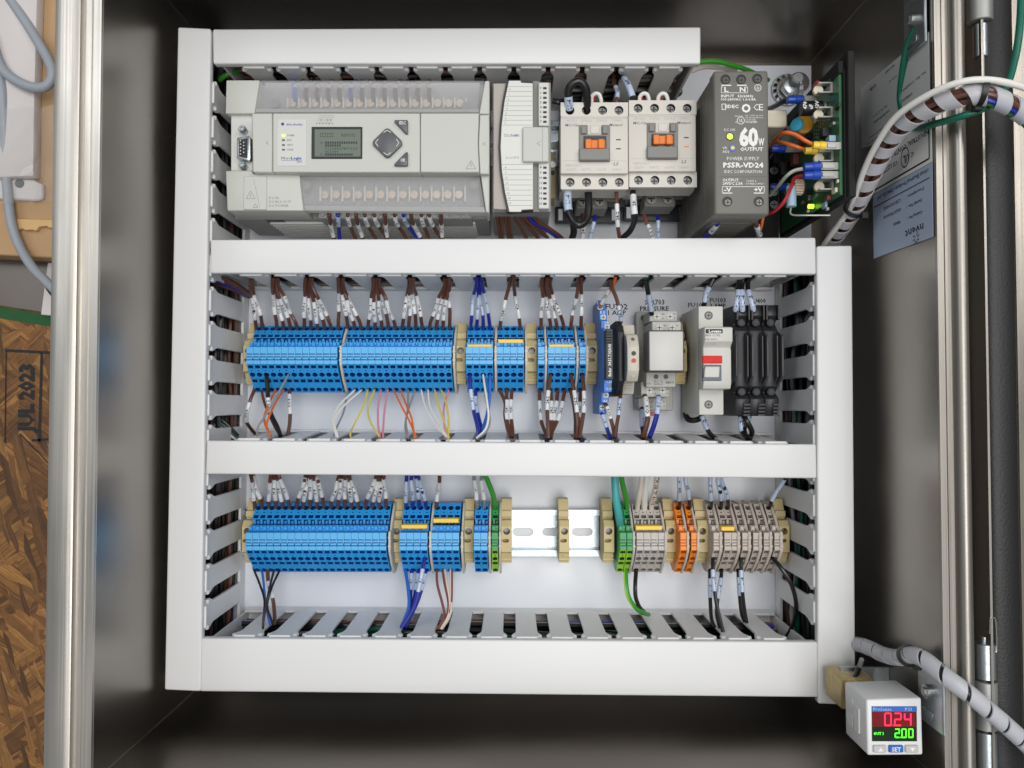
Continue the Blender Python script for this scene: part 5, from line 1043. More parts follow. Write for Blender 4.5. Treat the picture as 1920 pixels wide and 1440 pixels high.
wire([(1312, 116, 74), (1340, 115, 70), (1370, 122, 62), (1400, 131, 50), (1440, 150, 20)], 'w_green', 'bright green wire behind the power supply top', 1.7); wire([(1296, 134, 60), (1320, 126, 62), (1350, 128, 58), (1380, 132, 50)], 'w_ivory', 'ivory wire behind the power supply top', 1.5)
# ------------------------------------------------------------------ devices at the right end of the upper rail
def yz(py, z): return U(960, py, z)[1]
def screwp(px, py, z, parent, r=2.0, mat='tin', nm='screw'):
    c = P3(px, py, z); MB().cyl((c.x, c.y, z-.3), r, .9, n=14).box(c.x-r*.75, c.x+r*.75, c.y-.3, c.y+.3, z+.5, z+.68, 1).box(c.x-.3, c.x+.3, c.y-r*.75, c.y+r*.75, z+.5, z+.7, 1).build(nm, [mat, 'near_black'], parent)
# slim blue relay
xa, xb = 61.0, 66.2
rl = thing('slim_relay', 'slim blue relay with a black plug-in part beside the tan bracket', 'relay', (63.6, yz(670, 8), 7.5))
st = [(563, 581, 40), (581, 601, 50), (601, 616, 60), (616, 712, 74), (712, 735, 76), (735, 755, 60), (755, 777, 46)]
poly = []
for a, b, z in st: poly += [(yz(a, z), z), (yz(b, z), z)]
poly = [(poly[0][0], 7.6)] + poly + [(poly[-1][0], 7.6)]
q = MB(); q.prism(poly, xa, xb, 'x')
for s, px, py, z in (('12', 1120, 571, 40), ('11', 1126, 588, 50), ('14', 1134, 607, 60), ('A1', 1131, 754.5, 60), ('A2', 1126, 776.5, 46)): q.ptext(s, px, py, 5, z, w=7, m=1)
q.ptext('6-24', 1137, 718, 4, 76, w=10); q.ptext('V ==', 1137, 731, 4, 76, w=10)
q.build('socket', ['blue_relay', 'ink_white'], rl, bevel=0.35)
for px, py, z in ((1125, 577, 40), (1131, 595, 50), (1138, 613, 60), (1136, 741, 60), (1129, 764, 46)): screwp(px, py, z, rl, 1.9)
q = MB(); z = 86; q.box(xa+.3, xb-.3, yz(711, z), yz(617, z), 74.1, z)
for k in range(5): q.box(xa+.1, xb-.1, yz(622+k*5, z)-.5, yz(622+k*5, z), z-.5, z+.6)
q.text('finder  34.51.7.024.00', ((xa+xb)/2+1.1, yz(706, z), z), 2.0, (0,1,0), (-1,0,0), w=yz(645, z)-yz(706, z), m=1, bold=.02)
q.build('plug_in_relay', ['black', 'ink_white'], rl, bevel=0.3); MB().cyl(P3(1142, 724, 76), 1.2, .6, n=12).build('light', 'ink_grey', rl)
# fuse terminal
ft = thing('fuse_terminal', 'dark and beige fuse terminal with a small red light', 'fuse terminal', (78, yz(670, 8), 7.5))
poly = [(yz(602, 50), 7.6), (yz(602, 50), 50), (yz(622, 64), 64), (yz(715, 64), 64), (yz(743, 50), 50), (yz(743, 50), 7.6)]
MB().prism(poly, 71.8, 76.3, 'x').build('dark_half', 'near_black', ft, bevel=0.5)
poly = [(yz(609, 58), 7.6), (yz(609, 58), 58), (yz(626, 60), 60), (yz(628, 72), 72), (yz(650, 78), 78), (yz(695, 78), 78), (yz(715, 72), 72), (yz(717, 58), 58), (yz(739, 54), 54), (yz(739, 54), 7.6)]
MB().prism(poly, 76.5, 84.2, 'x').build('beige_half', 'end_plate', ft, bevel=0.5)
for py, r, m in ((636, 1.1, 'near_black'), (662.5, 1.5, 'black'), (676, 1.5, 'red'), (704.5, 1.1, 'taupe')):
    z = 78 if 650 < py < 695 else 74.6; MB().cyl((80.6, yz(py, z), z-1), r, 1.7, n=14).build('light' if m == 'red' else 'hole', m, ft)
for k in range(3): MB().box(77.5, 83.2, yz(721+k*5.5, 56), yz(719+k*5.5, 56), 54, 59.2-k).build('grip', 'taupe', ft)
# square relay on its grey socket
sr = thing('square_relay', 'square silver relay plugged in a stepped grey screw socket', 'relay', (105, yz(675, 8), 7.5))
mk('silver_face', (196, 195, 190), 0.5, 0.15, var=0.03, scale=200)
def st_box(ax, ay, bx, by, z, nm, mat='grey_block', fn=None, z0=7.6):
    q = MB(); q.pbox(ax, ay, bx, by, z0, z)
    if fn: fn(q)
    return q.build(nm, [mat, 'ink'], sr, bevel=0.5)
mk('socket_grey', (186, 184, 178), 0.5, var=0.02)
st_box(1193, 584, 1262, 770, 14, 'socket_base', 'socket_grey')
st_box(1217.5, 582.5, 1270, 603, 42, 'terminal_step', 'socket_grey', lambda q: [q.ptext(s, px, py, 3.6, 42, al='C') for s, px, py in (('44', 1243, 590.5), ('8', 1243, 599), ('14', 1264.5, 590), ('5', 1264.5, 598.5))])
st_box(1222.5, 603, 1277, 622, 52, 'terminal_step', 'socket_grey', lambda q: [q.ptext(s, px, py, 3.6, 52, al='C') for s, px, py in (('42', 1247, 612), ('12', 1270.5, 612))])
st_box(1211.5, 690, 1267, 726, 50, 'terminal_step', 'socket_grey')
st_box(1202, 716, 1256, 744.5, 41, 'terminal_step', 'socket_grey', lambda q: [q.ptext(s, px, py, 3.8, 41, al='C') for s, px, py in (('A2', 1228, 731), ('14', 1228, 740), ('A1', 1252, 731), ('13', 1252, 740))])
st_box(1197, 745.5, 1250.5, 769, 28, 'terminal_step', 'socket_grey', lambda q: [q.ptext(s, px, py, 3.8, 28, al='C') for s, px, py in (('41', 1221.5, 756), ('12', 1221.5, 764.5), ('11', 1245.5, 755), ('9', 1245.5, 764))])
for px, py, z in ((1231.5, 594, 42), (1256, 594, 42), (1236, 614.5, 52), (1260, 614.5, 52), (1217, 732, 41), (1242, 732, 41), (1210, 756, 28), (1236, 756, 28)): screwp(px, py, z, sr, 2.2, 'tin')
for px in (1230, 1248.5): MB().cyl(P3(px, 706.5, 50), 1.6, .5, n=14).build('key_hole', 'near_black', sr)
q = MB(); q.pbox(1225, 713, 1244.5, 722.5, 50.02, 50.3); q.ptext('IEC  A', 1226.5, 717, 3, 50.3, w=16); q.ptext('NEMA B', 1226.5, 721.8, 3, 50.3, w=16); q.ptext('INPUT', 1205, 722, 4, 50.3, w=15); q.ptext('INPUT', 1249, 719.5, 4, 50.3, w=15); q.build('rating_mark', ['socket_grey', 'ink'], sr)
q = MB(); q.pbox(1214.5, 619, 1283, 697, 52.1, 70.5); rb = q.build('relay_body', 'dark_grey', sr, bevel=0.8)
q = MB(); q.pbox(1217.5, 621, 1281.5, 695, 70.5, 72); q.build('relay_face', 'silver_face', rb, bevel=0.7, seg=2)
MB().cyl(P3(1207, 596, 14), 2.4, .4, n=16).build('mount_hole', 'dark_grey', sr); q = MB(); q.pbox(1219, 772, 1228, 780, 8, 20); q.build('release_tab', 'red', sr)
# fuse holder with red window
fh = thing('fuse_holder', 'pale grey single fuse holder with a red window and flap', 'fuse holder', (134, yz(676, 8), 7.5))
mk('fuse_grey', (204, 203, 196), 0.48, var=0.015); mk('red_window', (214, 34, 18), 0.45, var=0.2, scale=400, spec=.25); mk('smoke_window', (58, 66, 84), 0.25, var=0.05)
z = 62; X0, X1 = U(1306, 0, z)[0], U(1351.5, 0, z)[0]
MB().prism([(yz(574, 56), 7.6), (yz(574, z), z), (yz(778, z), z), (yz(778, 56), 7.6)], X0, X1, 'x').build('body', 'fuse_grey', fh, bevel=0.8, seg=2)
z2 = 82; P_ = [(yz(612, z2), z2-3), (yz(614, z2), z2), (yz(640, z2), z2), (yz(652, z2-4), z2-5), (yz(658, z2-2), z2-4), (yz(718, z2-2), z2-4), (yz(729, z2), z2-6), (yz(730, z2), 62.05), (yz(612, z2), 62.05)]
lev = MB(); lev.prism(P_, X0-.8, X1+.9, 'x')
lev.pquad(1323, 617, 1355, 625, z2, m=1); lev.ptext('Lovato', 1329, 623.6, 5.2, z2, w=24, m=2, bold=.04, lift=.1); lev.ptext('FB01 G 1PL', 1322, 630.8, 4, z2, w=29, m=1); lev.ptext('30A 600V~', 1321.5, 638, 3.8, z2, w=25, m=1); 
lev.ptext('CC CLASS', 1321, 645.5, 3.8, z2-2.4, w=21, m=1, lift=.5)
lv = lev.build('lever', ['fuse_grey', 'ink', 'ink_white'], fh, bevel=0.6, seg=2)
q = MB(); q.pbox(1317.5, 667, 1354.5, 681, 77, 79.2); q.build('window', 'red_window', lv, bevel=0.4)
q = MB(); q.pbox(1317, 684, 1353, 714, 77, 78.6); q.build('flap_recess', 'smoke_window', lv, bevel=0.3)
q = MB(); q.pprism([(1322, 687), (1350, 687), (1349, 708), (1320, 708)], 78.6, 80.6); q.build('flap', 'fuse_grey', lv, bevel=0.6)
for py in (591.5, 758.5):
    c = P3(1328.5, py, z); hb = MB().ring((c.x, c.y, z-.02), 2.2, 2.9, .3, n=20).cyl((c.x, c.y, z-.03), 2.3, .1, n=20).build('screw_hole', 'dark_grey', fh); MB().cyl((c.x, c.y, z+.1), 1.8, .25, n=14).box(c.x-1.4, c.x+1.4, c.y-.4, c.y+.4, z+.3, z+.42, 1).box(c.x-.4, c.x+.4, c.y-1.4, c.y+1.4, z+.3, z+.44, 1).build('screw_head', ['screw_steel', 'near_black'], hb)
q = MB(); q.tube(pp([(1285, 776, 14), (1290, 786, 20), (1303, 788, 24), (1316, 783, 22)], 5), 2.2, 8); q.build('lead', 'black', fh)
# three black fuse holders
mk('carrier', (66, 66, 70), 0.4, var=0.05)
for k in range(3):
    xa = 153.2 + 10.1*k; th = thing('black_fuse_holder', ('black finger-safe fuse holder beside the pale grey one', 'middle black finger-safe fuse holder of three', 'black finger-safe fuse holder beside the right duct')[k], 'fuse holder', (xa+5, yz(676, 8), 7.5), 'black fuse holders')
    z = 60; poly = [(yz(572, 48), 7.6), (yz(572, 58), 58), (yz(592, z), z), (yz(606, 58), 52), (yz(620, 58), 58), (yz(725, 58), 58), (yz(736, 58), 52), (yz(748, z), z), (yz(780, 56), 56), (yz(780, 48), 7.6)]
    MB().prism(poly, xa, xa+9.6, 'x').build('body', 'near_black', th, bevel=0.5)
    q = MB(); q.prism([(yz(618, 58), 55), (yz(630, 69), 69), (yz(706, 69), 69), (yz(728, 58), 55)], xa+8.5, xa+10.0, 'x'); q.build('fuse_carrier', 'carrier', th, bevel=0.25)
    q = MB(); q.prism([(yz(620, 58), 55), (yz(630, 64), 64), (yz(706, 64), 64), (yz(726, 58), 55)], xa+6.9, xa+7.6, 'x'); q.build('fuse_latch', 'carrier', th)
    if k == 0:
        q = MB(); q.prism([(yz(618, 58), 45), (yz(630, 66), 66), (yz(706, 66), 66), (yz(728, 58), 45)], xa-1.6, xa-.1, 'x'); q.build('side_guard', 'carrier', th, bevel=0.3)
    q = MB(); q.box(xa+2, xa+5, yz(700, 58), yz(640, 58), 58.05, 59); q.build('slot', 'black', th)
    for py in (606, 735): MB().cyl((xa+4.6, yz(py, 54), 50), 2.7, 8, n=16).cyl((xa+4.6, yz(py, 54), 58), 2.0, .4, n=14).build('screw_shroud', 'black', th, bevel=0.3)
    q = MB()
    for j in range(4): q.box(xa+5.4, xa+9.8, yz(757+j*6.5, 58)-1.3, yz(757+j*6.5, 58), 56.5, 60.5-j*.6)
    q.build('grip', 'black', th)
    q = MB(); q.box(xa+.3, xa+1.3, yz(600, 60), yz(573, 58), 58, 62.5); q.box(xa+8.3, xa+9.3, yz(600, 60), yz(573, 58), 58, 62.5); q.build('entry_rib', 'black', th)
# wires of those devices
wire([(1126, 575, 42), (1130, 566, 46), (1137, 552, 50), (1146, 540, 54), (1152, 528, 58), (1154, 518, 60)], 'w_orange', 'orange marked wire rising from the slim blue relay', 1.6, (.12, .6, '703'))
wire([(1164, 606, 52), (1164, 596, 56), (1161, 580, 58), (1156, 560, 58), (1148, 540, 58), (1144, 524, 60)], 'w_brown', 'brown wire marked 24-2 above the fuse terminal', 1.6, (.1, .42, '24-2'), False, 'sleeve_blue')
wire([(1222, 590, 44), (1220, 574, 48), (1217, 558, 52), (1214, 542, 56), (1212, 524, 58)], 'w_black', 'black wire with pale marker above the square relay', 1.7, (.12, .62, 'L1-1'), False, 'sleeve_blue')
wire([(1320, 578, 48), (1321, 566, 54), (1324, 550, 56), (1330, 538, 58), (1338, 522, 60)], 'w_black', 'black wire marked L1-1 above the pale fuse holder', 1.7, (.3, .75, 'L1-1'), False, 'sleeve_blue')
for i, (px, tx, t) in enumerate(((1380, 1385, 'L1-2'), (1392, 1391, 'L1-6'), (1412, 1402, 'L1-5'))):
    wire([(px, 592, 54), (px, 578, 62), (px + (tx-px)*.4, 562, 62), (px+(tx-px)*.8, 548, 60), (tx, 534, 58), (tx+3, 518, 58)], 'w_black', 'black wire marked %s above the black fuse holders' % t, 1.7, (.22, .68, t), False, 'sleeve_blue')
wire([(1133, 752, 50), (1138, 762, 52), (1143, 778, 50), (1149, 800, 52), (1153, 820, 56)], 'w_brown', 'brown marked wire below the slim relay, beside 0V', 1.6, (.15, .5, 'O:0/0'), True)
wire([(1128, 774, 46), (1132, 784, 48), (1137, 800, 50), (1141, 812, 52), (1145, 822, 56)], 'w_blue', 'blue wire marked 0V below the slim relay', 1.6, (.1, .55, '0V'), True, 'sleeve_blue')
wire([(1164, 740, 50), (1162, 752, 54), (1160, 775, 54), (1156, 800, 54), (1154, 820, 56)], 'w_brown', 'brown wire marked 24-2 below the fuse terminal', 1.6, (.15, .5, '24-2'), True, 'sleeve_blue')
wire([(1209, 742, 43), (1211, 752, 47), (1213, 770, 50), (1214, 790, 50), (1208, 812, 52), (1205, 822, 54)], 'w_brown', 'brown marked wire below the square relay', 1.8, (.08, .5, 'O:0/1-1'), True)
wire([(1235, 744, 43), (1234, 752, 47), (1232, 775, 50), (1226, 798, 52), (1218, 820, 56)], 'w_blue', 'blue wire marked 0V below the square relay', 1.8, (.06, .46, '0V'), True, 'sleeve_blue')
wire([(1204, 766, 30), (1204, 774, 34), (1204, 795, 38), (1206, 812, 46), (1206, 822, 50)], 'w_black', 'black wire marked L1-11 below the square relay', 1.7, (.1, .62, 'L1-11'), True, 'sleeve_blue')
wire([(1314, 776, 40), (1318, 784, 42), (1324, 800, 40), (1332, 814, 40), (1345, 824, 40)], 'w_black', 'black wire marked L1-2 below the pale fuse holder', 1.7, (.1, .55, 'L1-2'), True, 'sleeve_blue')
wire([(1388, 778, 44), (1389, 790, 46), (1390, 806, 46), (1396, 816, 50), (1402, 824, 54)], 'w_black', 'black wire under the first black fuse holder', 1.7, (.1, .6, 'L1-2'), True, 'sleeve_blue')
wire([(1393, 776, 44), (1398, 786, 50), (1406, 800, 50), (1410, 812, 48), (1404, 824, 44)], 'w_black', 'black loop wire under the black fuse holders', 1.8); wire([(1406, 776, 44), (1402, 788, 46), (1396, 802, 46), (1398, 816, 50), (1410, 824, 52)], 'w_black', 'black crossing wire under the black fuse holders', 1.7, (.06, .35, 'L1-5'), True, 'sleeve_blue')
# ------------------------------------------------------------------ circuit board standing on edge
mk('pcb', (40, 108, 68), 0.42, var=0.25, scale=160, coat=.3); mk('pcb_print', (190, 205, 190), 0.5, var=0); mk('cyan', (70, 178, 214), 0.4, var=0); mk('amber', (226, 160, 38), 0.35, var=0.05); mk('lug_blue', (34, 74, 176), 0.35, var=0.05); mk('cream_part', (222, 214, 190), 0.5, var=0.03); mk('pale_blue', (158, 186, 206), 0.4, var=0.03)
XP = 203.0
def zb(px, x=XP): return D - x*F/(px-960)
def C(px, py, x=XP): z = zb(px, x); return V(x, U(px, py, z)[1], z)
pc = thing('circuit_board', 'green circuit board on a black frame standing on edge beside the power supply', 'circuit board', (XP, C(1580, 250).y, 0))
yt, yb_ = C(1580, 133).y, C(1580, 365).y
q = MB(); q.box(XP, XP+1.6, yb_, yt, 8, 115)
for k in range(26):
    a = random.uniform(yb_+4, yt-4); z = random.uniform(20, 108); l = random.uniform(3, 14)
    if random.random() < .5: q.padd([(XP-.04, a, z), (XP-.04, a+.35, z), (XP-.04, a+.35, z+l), (XP-.04, a, z+l)], [(0,1,2,3)])
    else: q.padd([(XP-.04, a, z), (XP-.04, a+l, z), (XP-.04, a+l, z+.35), (XP-.04, a, z+.35)], [(0,1,2,3)])
for (cy, cz, nr, nc) in ((183, 1560, 6, 4), (232, 1543, 7, 4), (246, 1550, 4, 5)):
    o = C(cz, cy)
    for i in range(nr):
        for j in range(nc):
            a, z = o.y - i*2.6 - (j%2)*1.2, o.z - j*3.4; q.padd([(XP-.04, a, z), (XP-.04, a+1, z), (XP-.04, a+1, z+1.2), (XP-.04, a, z+1.2)], [(0,1,2,3)])
q.build('board', ['pcb', 'pcb_print'], pc)
yt2, yb2 = yt + 10, yb_ - 3
fr = MB(); fr.box(XP+2.6, XP+7.0, yb2, yt2, 0.1, 122); fr.build('frame_plate', 'black_matte', pc, bevel=0.5)
MB().box(XP-1, XP+2.4, yt-2, yt+6, 2, 117).build('frame_edge', 'black_matte', pc, bevel=0.5); MB().box(XP+1.7, XP+2.5, yb2, yt2-10, 0.1, 118).build('frame_web', 'black_matte', pc)
MB().box(163, XP-1, yb_-25, yt-10, 1, 6).build('frame_foot', 'black_matte', pc, bevel=0.5)
for i, py in enumerate((166, 212, 294, 347)):               # fuse clips along the front edge
    o = C(1566, py); MB().cyl((XP-7.5, o.y, o.z-5), 3.2, 2.6, (0, 0, 1), 18).build('cream_disc', 'cream_part', pc, bevel=0.3); MB().box(XP-9, XP-.1, o.y-3.4, o.y-2.6, o.z-3, o.z+2).box(XP-9, XP-.1, o.y+2.6, o.y+3.4, o.z-3, o.z+2).box(XP-1.6, XP-.1, o.y-2.6, o.y+2.6, o.z-3, o.z+2).build('fuse_clip', 'tin', pc)
def Q(px, py, z): return P3(px, py, z)
zc = zb(1548, 201); a, b = Q(1502, 204, zc), Q(1547, 203, zc); ax = b-a
q = MB().cyl(a, 4.6, ax.length*.86, ax, 20)
for j, s_ in enumerate(('470', 'uF', '63V')): q.text(s_, tuple(a + ax*(.12+.25*j) + V(0, -2.0, 4.7)), 2.2, (0,1,0), (-1,0,0), m=1, bold=.03)
q.build('capacitor', ['black', 'ink_white'], pc, bevel=0.5); MB().cyl(a+ax*.865, 4.4, ax.length*.13, ax, 20).build('capacitor_bung', 'tin', pc, bevel=0.4)
o = C(1472, 214, 182); MB().box(174, 188, o.y-6, o.y+6, 26, 66).build('relay_block', 'cream_part', pc, bevel=0.8)
ax = V(-.25, .1, 1).normalized(); o = Q(1506, 237, 72); MB().cyl(o, 6.2, 3.6, ax, 24).build('varistor', 'amber', pc, bevel=1, seg=2); o = Q(1497, 235, 78); MB().cyl(o, 4.4, 3.2, V(-.8, 0, .6), 24).build('varistor', 'cyan', pc, bevel=.8, seg=2)
def lug(px0, py0, px1, py1, base, m='lug_blue', r=2.5, tab=None):
    z = zb(base, 202); a, b = Q(px0, py0, z), Q(px1, py1, z); d = b-a
    MB().tube([a, a+d*.12, a+d*.5, a+d*.55, b], r, 12, rad=[r*.85, r, r, r*1.2, r*1.15]).build('insulated_lug', m, pc)
    if tab:
        c = Q(*tab, z); lo, hi = min(b.x, c.x), max(b.x, c.x); MB().box(lo-.3, hi, (b.y+c.y)/2-2.4, (b.y+c.y)/2+2.4, z-.5, z+.5).box(lo+1, hi-3, (b.y+c.y)/2-1.6, (b.y+c.y)/2+1.6, z+.5, z+1.1).build('blade_tab', 'tin', pc, bevel=.2)
lug(1476, 187, 1505, 187, 1534, tab=(1534, 185)); lug(1446, 243, 1472, 243, 1500, tab=(1496, 243)); lug(1446, 279, 1472, 279, 1504, tab=(1502, 280)); lug(1507, 313, 1538, 312, 1573, tab=(1573, 311)); lug(1507, 329, 1538, 328, 1573, tab=(1573, 328)); lug(1444, 351, 1474, 350, 1490, tab=(1488, 350))
lug(1524, 272, 1547, 274, 1577, 'yellow', 2.4, (1577, 273)); lug(1509, 283, 1532, 282, 1560, 'yellow', 2.2)
for px, py, sx, sy, m in ((1560, 152, 2.5, 1.2, 'black'), (1566, 232, 2, 1, 'tin'), (1556, 318, 2, 1.2, 'tin'), (1540, 352, 2.5, 1.4, 'cream_part'), (1532, 366, 2, 1, 'tin'), (1520, 360, 2.4, 1.8, 'black'), (1552, 392, 2, 1, 'tin'), (1516, 396, 2, 1, 'cream_part'), (1506, 380, 2, 1.2, 'tin'), (1571, 340, 1.4, 1, 'cream_part'), (1536, 218, 2, 1, 'tin'), (1530, 228, 1.6, 1, 'cream_part'), (1556, 224, 1.6, 1, 'tin'), (1545, 278, 2.4, 1.6, 'black'), (1520, 256, 3, 2, 'black'), (1502, 268, 3, 2.2, 'w_maroon')):
    o = C(px, py, 201); MB().box(203-sx, 202.9, o.y-sy, o.y+sy, o.z-sy*1.2, o.z+sy*1.2).build('component', m, pc, bevel=0.2)
o = C(1487, 350, 180); MB().tube([V(180, o.y, o.z), V(180, o.y-13, o.z)], 3.2, 14).build('resistor', 'pale_blue', pc); MB().tube(cr([V(180, o.y-13, o.z), V(180, o.y-18, o.z), V(188, o.y-19.5, o.z+4), V(202.5, o.y-20, o.z+6)], 4), .6, 6).build('lead', 'tin', pc)
o = C(1507, 351, 193); q = MB()
for i in range(14):
    a_ = i*2*math.pi/14; c = V(0, math.cos(a_), math.sin(a_)); q.cyl(o + c*4.2 - V(.5,0,0)*0 , 1.3, 6, (-1,0,0), 8)
q.build('coil', 'copper', pc); MB().cyl(o+V(1,0,0), 4.6, 6, (-1,0,0), 16).build('coil_core', 'w_brown', pc)
o = C(1526, 387, 201); MB().cyl((202, o.y, o.z), 1.5, 3.4, (-1,0,0), 12).build('status_light', 'led_on', pc)
for px, py, sx, sy, m in ((1490, 300, 5, 4, 'w_maroon'), (1532, 303, 3, 3, 'cream_part'), (1476, 318, 9, 5, 'black'), (1460, 300, 8, 4, 'black'), (1512, 372, 3, 2, 'chrome'), (1541, 385, 2, 2, 'pale_blue'), (1548, 372, 3, 1.5, 'w_maroon'), (1560, 358, 2, 1.5, 'cream_part'), (1548, 250, 6, 3, 'black'), (1558, 262, 5, 2, 'pale_blue'), (1540, 335, 3, 2, 'black'), (1567, 200, 2, 1.4, 'black'), (1530, 165, 3, 4, 'red')):
    o = C(px, py, 199); MB().box(203-sx*.9, 202.9, o.y-sy, o.y+sy, o.z-3, o.z+3).build('component', m, pc, bevel=0.3)
for px, py in ((1451, 320), (1451, 384), (1451, 296), (1451, 360)): screwp(px, py, 7, pc, 3.0, 'zinc')
wire([(1440, 205, 30), (1455, 198, 46), (1467, 191, 58), (1478, 187, 66)], 'w_black', 'black wire crimped into the top blue lug of the board', 1.9)
wire([(1442, 275, 60), (1455, 260, 80), (1470, 249, 92), (1490, 252, 96), (1510, 264, 98), (1528, 273, 98)], 'w_orange', 'orange wire arching into the upper yellow lug', 1.6)
wire([(1442, 272, 60), (1452, 268, 74), (1468, 268, 86), (1490, 274, 92), (1512, 282, 92)], 'w_orange', 'orange wire running into the lower yellow lug', 1.6)
wire([(1444, 366, 60), (1458, 350, 74), (1475, 330, 86), (1490, 320, 90), (1509, 316, 92)], 'w_white', 'white wire curving into a blue lug of the board', 1.2)
wire([(1432, 404, 80), (1452, 396, 92), (1470, 378, 98), (1484, 350, 98), (1490, 334, 94), (1508, 329, 92)], 'w_red', 'red wire curving into the lower blue lug', 1.1)
# ------------------------------------------------------------------ spiral-wrapped harness crossing to the door
clear('wrap', (244, 245, 250), 0.7, 0.22, 0.45)
def spiral(path, R, pitch, frac, parent, nm='spiral_wrap', mat='wrap', R1_=None):
    L = [0]
    for i in range(1, len(path)): L.append(L[-1] + (path[i]-path[i-1]).length)
    fr = frames(path)
    def at(s):
        s = max(0, min(L[-1]-1e-4, s)); i = 0
        while L[i+1] < s: i += 1
        f = (s-L[i])/(L[i+1]-L[i]); p = path[i].lerp(path[i+1], f); a = fr[i][1].lerp(fr[i+1][1], f); b = fr[i][2].lerp(fr[i+1][2], f); return p, a, b
    turns = int(L[-1]/pitch)
    steps = int(turns*20); q = MB(); vs = []; nv = 5
    for k in range(steps+1):
        th = 2*math.pi*k/20; s = pitch*k/20
        for rr in (R, R-.8):
            for j in range(nv):
                p, a, b = at(s + pitch*frac*j/(nv-1)); vs.append(p + (a*math.cos(th)+b*math.sin(th))*rr)
    n2 = nv*2; fs = []
    for k in range(steps):
        o, o2 = k*n2, (k+1)*n2
        for j in range(nv-1): fs += [(o+j, o+j+1, o2+j+1, o2+j), (o+nv+j+1, o+nv+j, o2+nv+j, o2+nv+j+1)]
        fs += [(o, o2, o2+nv, o+nv), (o+nv-1, o+n2-1, o2+n2-1, o2+nv-1)]
    q.add(vs, fs); return q.build(nm, mat, parent)
hp = pp([(1552, 475, 40), (1563, 450, 62), (1590, 412, 88), (1612, 375, 108), (1632, 335, 124), (1660, 280, 142), (1693, 236, 160), (1743, 203, 178), (1797, 183, 190), (1840, 178, 194), (1880, 190, 194), (1918, 212, 190), (1960, 250, 184)], 8)
hn = thing('spiral_harness', 'brown wire harness in white spiral wrap arching over the steel rim to the door', 'harness', hp[0])
fr = frames(hp); rnd = random.Random(3)
for k in range(7):
    a0 = math.radians((0, 55, -50, -125, -78, 110, 180)[k]); rr = 2.9; tw_ = 0.004
    pts = [hp[i] + (fr[i][1]*math.cos(a0+i*tw_) + fr[i][2]*math.sin(a0+i*tw_))*rr for i in range(len(hp))]
    if k in (3, 4): i0 = int(.70*len(hp)); pts = [hp[i0+j].lerp(pts[i0+j], min(1, j/8)) for j in range(len(hp)-i0)]
    MB().tube(pts, 1.55 if k > 2 or k == 1 else 2.0, 8).build('core_wire', ('w_brown', 'w_brown', 'w_brown', 'w_blue', 'w_green', 'w_brown', 'w_brown')[k], hn)
spiral(hp, 5.4, 12.5, .62, hn)
wc = pp([(1536, 478, 44), (1547, 456, 64), (1590, 397, 98), (1603, 370, 112), (1620, 320, 130), (1643, 272, 148), (1680, 219, 168), (1740, 178, 186), (1800, 154, 197), (1857, 150, 200), (1920, 164, 197), (1960, 185, 190)], 8)
tag(MB().tube(wc, 1.75, 10).build('white_cable', 'w_white'), 'white cable running along the outer side of the spiral harness', 'cable')
def ziptie(path, f, R, label, mat='black', extra=(0,0,0)):
    i = int(f*(len(path)-1)); fr = frames(path); t, a, b = fr[i]; c = path[i] + Vector(extra); th = thing('cable_tie', label, 'cable tie', c)
    MB().ring(c - t*1.4, R, R+1.0, 2.8, t, 24).build('band', mat, th); h = c + (a*.55 - b*.83)*(R+1.6); MB().box(h.x-2.2, h.x+2.2, h.y-2.2, h.y+2.2, h.z-1.6, h.z+2.2).build('head', mat, th, bevel=.5)
ziptie(hp, .225, 6.2, 'black cable tie on the harness just above the right duct'); ziptie(hp, .76, 6.0, 'black cable tie on the harness above the door gasket', extra=(0, 1.5, 0))
gp = pp([(1722, 40, 150), (1700, 90, 140), (1690, 150, 130), (1688, 190, 126), (1698, 225, 132), (1718, 240, 146), (1750, 233, 168), (1800, 219, 184), (1850, 200, 188), (1885, 165, 186), (1903, 110, 184), (1912, 50, 184), (1916, -30, 182)], 7)
tag(MB().tube(gp, 1.9, 10).build('earth_wire', 'w_dkgreen'), 'dark green earth wire looping under the spiral harness', 'wire')
# lower spiral cable
lp = pp([(1590, 1206, 70), (1612, 1209, 88), (1632, 1216, 104), (1658, 1228, 120), (1686, 1233, 138), (1709, 1228, 152), (1732, 1236, 162), (1756, 1255, 170), (1784, 1277, 177), (1818, 1302, 180), (1848, 1327, 180), (1882, 1356, 178), (1918, 1389, 174), (1950, 1420, 170)], 7)
lc = thing('spiral_cable', 'black cable in milky spiral wrap crossing the rim below the hinge', 'cable', lp[0]); MB().tube(lp, 3.3, 12).build('core', 'w_black', lc); spiral(lp, 4.7, 13, .84, lc)
ziptie(lp, .37, 5.1, 'black cable tie on the lower spiral cable')
wire([(1608, 1262, 100), (1612, 1248, 104), (1616, 1236, 108)], 'w_grey', 'short grey wire above the pressure switch', 1.4)
